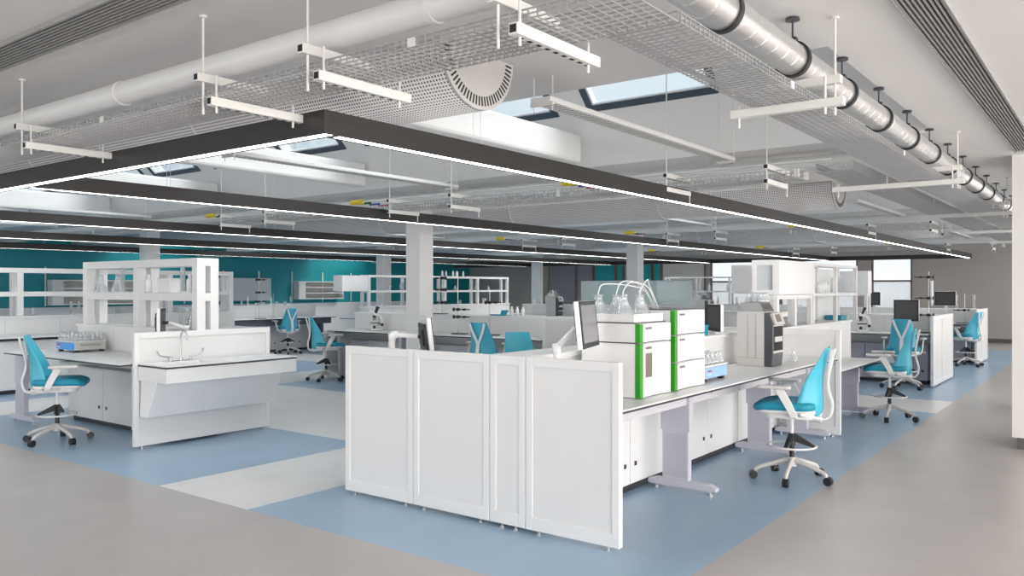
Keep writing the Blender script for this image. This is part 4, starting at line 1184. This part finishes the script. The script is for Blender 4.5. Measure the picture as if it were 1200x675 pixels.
# ---- long island in front of the teal wall, left
def long_island(x0, x1, y0, y1, sx0, sx1, name, shelf=None, m='white', nb=4):
    spine(sx0, sx1, y0, y1, 1.15, 'white service spine of %s' % name)
    lg = lambda x: [(x, y0+.8, 'x', .45, 0), (x, y1-.8, 'x', .45, 0)]
    bench(sx1+.022, x1, y0, y1, WZ, 'white bench top with dark edge on near side of %s' % name)
    bench(x0, sx0-.022, y0, y1, WZ, 'white bench on the far side of %s' % name, lg((x0+sx0)/2))
    n = max(1, round((y1-y0)/1.6))
    for i in range(n):
        a = y0+(y1-y0)*i/n+.03; c = y0+(y1-y0)*(i+1)/n-.03
        cabinet(sx1+.03, x1-.10, a, c, .06, .80, '+x', 2, 'white low cabinet number %s along the %s' % (['one', 'two', 'three', 'four', 'five'][i], name) if False else '%s white low cabinet of %s' % (['nearest', 'second', 'third', 'fourth', 'fifth'][i], name), m)
    if shelf:
        a, c, k = shelf
        shelf_unit((sx1, a, 0), PI/2, c-a, sx1-sx0, 1.151, [1.54, 1.92], k, 'white open shelf frame on %s' % name, post=.095 if x0 > -15.5 else .07, tk=.075 if x0 > -15.5 else .055)
long_island(-15.25, -13.32, 3.0, 9.65, -14.45, -14.15, 'the long left island', shelf=(3.1, 9.62, 5))
for q, (y, k, l) in enumerate(((5.95, 'flask', 'single conical flask on the long left island spine'), (6.55, 'cyl', 'glass cylinder on the long left island spine'), (6.68, 'cyl', 'second glass cylinder on the long left island spine'), (6.9, 'beaker', 'left beaker on the long left island spine'), (7.35, 'beaker', 'right beaker on the long left island spine'))):
    flask((-14.25, y, 1.151), l, None, k)
long_island(-15.8, -13.95, 13.8, 19.5, -15.05, -14.75, 'the long island behind the column', shelf=(13.8, 19.45, 4))
for q in range(14):
    flask((-14.83-.12*(q % 2), 14.3+.34*q+.1*random.random(), 1.541 if q % 3 else 1.151), 'clear glass vessel on the shelf behind the central column', 'glassware on the central shelf', ['cyl', 'flask', 'bigbeaker', 'flask', 'beaker'][q % 5])
for q in range(5):
    flask((-14.85-.06*(q%2), 16.6+.22*q, 1.921), 'small white bottle on top of the shelf behind the central column', 'bottles on the shelf top', 'bottle')
t = wall_box(-15.05, -14.75, 12.95, 13.78, 1.52, 1.90, 'white cupboard at near end of the shelf behind the column')
# bench nearer the teal wall; shade under its top is put into dark parts
spine(-17.75, -17.45, 10.6, 14.4, 1.15, 'white service spine in front of the teal wall behind the far chair')
t = bench(-17.42, -16.62, 10.6, 14.4, WZ, 'white topped bench with shade painted beneath it, behind the far left chair')
b = MB(); b.box(-.25, .32, -1.8, 1.8, .68, .825); b.build('frame', 'shade_under', t, bevel=.004)
for y in (-1.85, 1.45):
    b = MB(); b.box(-.28, .36, y, y+.06, 0, .68); b.build('side_leg', 'shade_under', t)
cabinet(-17.42, -17.12, 10.8, 12.3, .05, .66, '+x', 4, 'white low cabinet under the bench with painted shade, left')
cabinet(-17.42, -17.12, 12.35, 13.9, .05, .66, '+x', 4, 'white low cabinet under the bench with painted shade, right')
clamp_stand((-16.82, 12.15, WZ+.001), PI*.5, 1.15, (.42, .64, .95), 'tall clamp stand with three clamps before the teal wall')
b = MB(); b.cyl((0,0,0), (0,0,.62), .006, n=8); b.cyl((0,0,0), (0,0,.012), .07, n=16); o = b.build('rod_stand', 'steel', loc=(-16.9, 12.62, WZ+.001)); tag(o, 'thin bare rod stand right of the tall clamp stand', 'lab stand')
for q in range(8):
    flask((-17.6-.06*(q % 2), 12.2+.22*q, 1.151), 'clear glass vessel on the spine before the teal wall', 'glassware before the teal wall', ['flask', 'cyl', 'flask', 'bigbeaker', 'cyl', 'beaker', 'beaker', 'cyl'][q])
t = thing('storage_case', 'plain white cabinet box on floor bench left of the clamp stand'.replace('floor bench', 'bench'), 'cabinet', (-17.0, 11.0, WZ+.001))
b = MB(); b.box(-.25, .25, -.32, .32, 0, .30); b.build('case_body', 'white', t, bevel=.006); b = MB(); b.box(.25, .262, -.315, .315, .01, .29); b.build('door', 'white', t, bevel=.003)

# ---- shelves and board on the teal wall
def wall_shelf(y0, y1, z0, z1, n, label, closed=False):
    t = thing('wall_shelf', label, 'wall shelf', (XL, (y0+y1)/2, z0))
    h = (y1-y0)/2; H = z1-z0; D = .32
    if closed:
        b = MB(); b.box(.005, D, -h, h, 0, H); b.build('carcass', 'wall_white', t)
        b = MB(); b.box(D, D+.02, -h+.01, h-.01, .01, H-.05); b.build('door', 'wall_white', t, bevel=.003); return
    b = MB(); b.box(.005, D, -h, -h+.28, 0, H); b.build('side_cupboard', 'wall_white', t)
    b = MB(); b.box(.005, .02, -h+.28, h, 0, H); b.build('back_board', 'machine', t)
    b = MB(); b.box(.02, D, h-.04, h, 0, H); b.build('side_board', 'wall_white', t)
    for i in range(n+1):
        z = (H-.03)*i/n; b = MB(); b.box(.02, D, -h+.28, h-.04, z, z+.03); b.build('shelf_board', 'wall_white', t)
wall_shelf(9.95, 12.6, 1.14, 1.82, 3, 'off white shelf rack on teal wall at far left')
wall_shelf(14.3, 16.85, 1.19, 1.92, 1, 'closed off white wall cupboard on the teal wall', closed=True)
wall_shelf(18.0, 20.0, 1.21, 1.83, 3, 'off white three tier shelf rack on teal wall above the far chairs')
# pale dado along the teal wall
b = MB(); b.box(XL+.002, XL+.05, 8, 24, .0, 1.08); struct(b.build('trim_1', 'wall_white'))

# ---- far middle islands
cross_island(-13.6, -7.9, 17.95, 19.55, 18.60, 18.88, 'the far central island', ncab=3)
mt, h = sample_machine((-12.30, 18.27, WZ), PI/2+.15, 'small looking grey instrument on the far central island'.replace('small looking ', 'distant '))
for q in range(4): flask((-12.4+.05*q, 18.2+.05*(q % 2), WZ+h+.001), 'small clear flask on the distant grey instrument', 'flasks on the distant grey instrument', 'smallflask')
t = thing('glass_screen', 'long frosted glass screen standing on the far central island', 'glass screen', (-10.15, 18.74, 1.151))
b = MB(); b.box(-1.6, 1.6, -.006, .006, .03, .62); b.build('pane', 'frost', t); b = MB(); b.box(-1.6, 1.6, -.015, .015, 0, .03); b.build('base_rail', 'strut', t); b = MB(); b.box(-1.6, 1.6, -.010, .010, .62, .64); b.build('top_rail', 'lavender', t)
mt, h = sample_machine((-6.52, 14.80, WZ), PI/2, 'grey instrument with smoked lid half hidden by the taller analyser')
for q in range(6): flask((-6.6+.06*(q % 3), 14.75+.08*(q//3), WZ+h+.001), 'small clear flask on the half hidden grey instrument', 'flasks on the half hidden instrument', 'smallflask')
spine(-11.6, -7.0, 22.0, 22.3, 1.15, 'white service spine of the farthest bench below the windows')
bench(-11.6, -7.0, 21.3, 21.98, WZ, 'white topped farthest bench below the windows', [(-11.3, 21.5, 'y', .36, 0), (-7.4, 21.5, 'y', .36, 0)])
cabinet(-11.5, -7.1, 21.75, 21.97, .055, .8, '-y', 6, 'white low cabinet under the farthest bench')
shelf_unit((-10.9, 22.0, 0), 0, 3.0, .28, 1.151, [1.52, 1.92], 3, 'white open shelf frame on the farthest bench', post=.05, tk=.04)
for q in range(9): flask((-10.4+.28*q, 22.1+.04*(q % 2), 1.521 if q % 2 else 1.151), 'white bottle on the farthest bench shelf', 'white bottles on the farthest shelf', 'tallbottle')
flask((-11.3, 18.2, WZ+.001), 'teal tinted beaker on the far central island', None, 'tealflask')
for q in range(3): flask((-13.3+.2*q, 18.74, 1.151), 'clear glass vessel on the far central island spine', 'glassware on the far central spine', ['cyl', 'flask', 'cyl'][q])

# ---- chairs
chairs = [
 ((-2.23, 6.86), head(-.985, -.17), 'turquoise lab chair nearest the camera at right, facing the analyser bench'),
 ((-8.90, 3.95), head(.55, .83), 'turquoise lab chair at far left in front of the left desk'),
 ((-2.30, 10.72), head(-.99, -.12), 'turquoise lab chair second along the right walkway, facing left'),
 ((-2.83, 14.12), head(-.12, .99), 'turquoise lab chair third along right walkway, back towards camera'),
 ((-2.62, 19.0), head(-.90, .35), 'turquoise lab chair farthest along the right walkway'),
 ((-16.3, 12.6), head(-.95, .30), 'turquoise lab chair with its back shown, before the bench with painted shade'),
 ((-11.05, 9.35), head(.45, .89), 'turquoise lab chair left of the column at the central island'),
 ((-7.40, 9.22), head(-.25, .97), 'turquoise lab chair with back shown right of the column'),
 ((-5.16, 7.06), head(.75, -.65), 'pale turquoise lab chair showing only its back top behind front panels'),
]
for (x, y), rz, l in chairs: place('chair', make_chair, (x, y, 0), rz, l, 'turquoise lab chairs')
# ------------------------------------------------------------------ light, world, camera
wd = bpy.data.worlds.new('World'); SC.world = wd; wd.use_nodes = True
nt = wd.node_tree; nt.nodes.clear()
out = nt.nodes.new('ShaderNodeOutputWorld'); bg = nt.nodes.new('ShaderNodeBackground')
tc = nt.nodes.new('ShaderNodeTexCoord'); sp = nt.nodes.new('ShaderNodeSeparateXYZ'); rp = nt.nodes.new('ShaderNodeValToRGB')
nz = nt.nodes.new('ShaderNodeTexNoise'); nz.inputs['Scale'].default_value = 3.0; nz.inputs['Detail'].default_value = 6
mx = nt.nodes.new('ShaderNodeMix'); mx.data_type = 'RGBA'
cr = nt.nodes.new('ShaderNodeValToRGB'); cr.color_ramp.elements[0].position = .48; cr.color_ramp.elements[1].position = .72
rp.color_ramp.elements[0].position = 0.0; rp.color_ramp.elements[0].color = (.92, .95, .98, 1)
rp.color_ramp.elements[1].position = .8; rp.color_ramp.elements[1].color = (.60, .79, .94, 1)
mx.inputs['B'].default_value = (1, 1, 1, 1)
L = nt.links.new
L(tc.outputs['Generated'], sp.inputs[0]); L(sp.outputs['Z'], rp.inputs[0]); L(rp.outputs[0], mx.inputs['A'])
L(tc.outputs['Generated'], nz.inputs['Vector']); L(nz.outputs['Fac'], cr.inputs[0]); L(cr.outputs[0], mx.inputs['Factor'])
L(mx.outputs['Result'], bg.inputs[0]); L(bg.outputs[0], out.inputs[0])
bg.inputs[1].default_value = 1.25

def sun(direction, strength, angle, col):
    d = bpy.data.lights.new('sun', 'SUN'); d.energy = strength; d.angle = math.radians(angle); d.color = col
    o = bpy.data.objects.new('sun', d); C.objects.link(o)
    o.rotation_euler = Vector(direction).to_track_quat('-Z', 'Y').to_euler()
sun((-.62, -.42, -.66), 4.5, 45, (1, .96, .90))
def daylight(name, loc, rot, sx, sy, power, col):
    d = bpy.data.lights.new(name, 'AREA'); d.shape = 'RECTANGLE'; d.size = sx; d.size_y = sy; d.energy = power; d.color = col
    o = bpy.data.objects.new(name, d); C.objects.link(o); o.location = loc; o.rotation_euler = rot
daylight('daylight_lobby', (XR+.6, 1.7, 1.55), (0, PI/2, 0), 2.6, 14.5, 1100, (1, .955, .91))
daylight('side_fill', (.4, 18.9, 1.5), (0, PI/2, 0), 2.5, 16, 300, (1, .96, .92))  # added fill behind the side openings, brightens the walkway end panels
daylight('daylight_front', (-8.5, YF-.6, 1.55), (PI/2, 0, 0), 28, 2.6, 400, (.97, .98, 1))

cd = bpy.data.cameras.new('camera'); cam = bpy.data.objects.new('camera', cd); C.objects.link(cam)
cd.sensor_width = 36; cd.lens = 28.69; cd.clip_end = 200
cam.location = (0, 0, 1.6); cam.rotation_euler = (PI/2, 0, math.radians(36.937))
SC.camera = cam
SC.view_settings.view_transform = 'Standard'; SC.view_settings.look = 'None'
SC.view_settings.exposure = 0.0; SC.view_settings.gamma = 1.0
SC.view_settings.use_curve_mapping = False
SC.cycles.use_denoising = True
SC.cycles.max_bounces = 8; SC.cycles.diffuse_bounces = 5; SC.cycles.transparent_max_bounces = 24
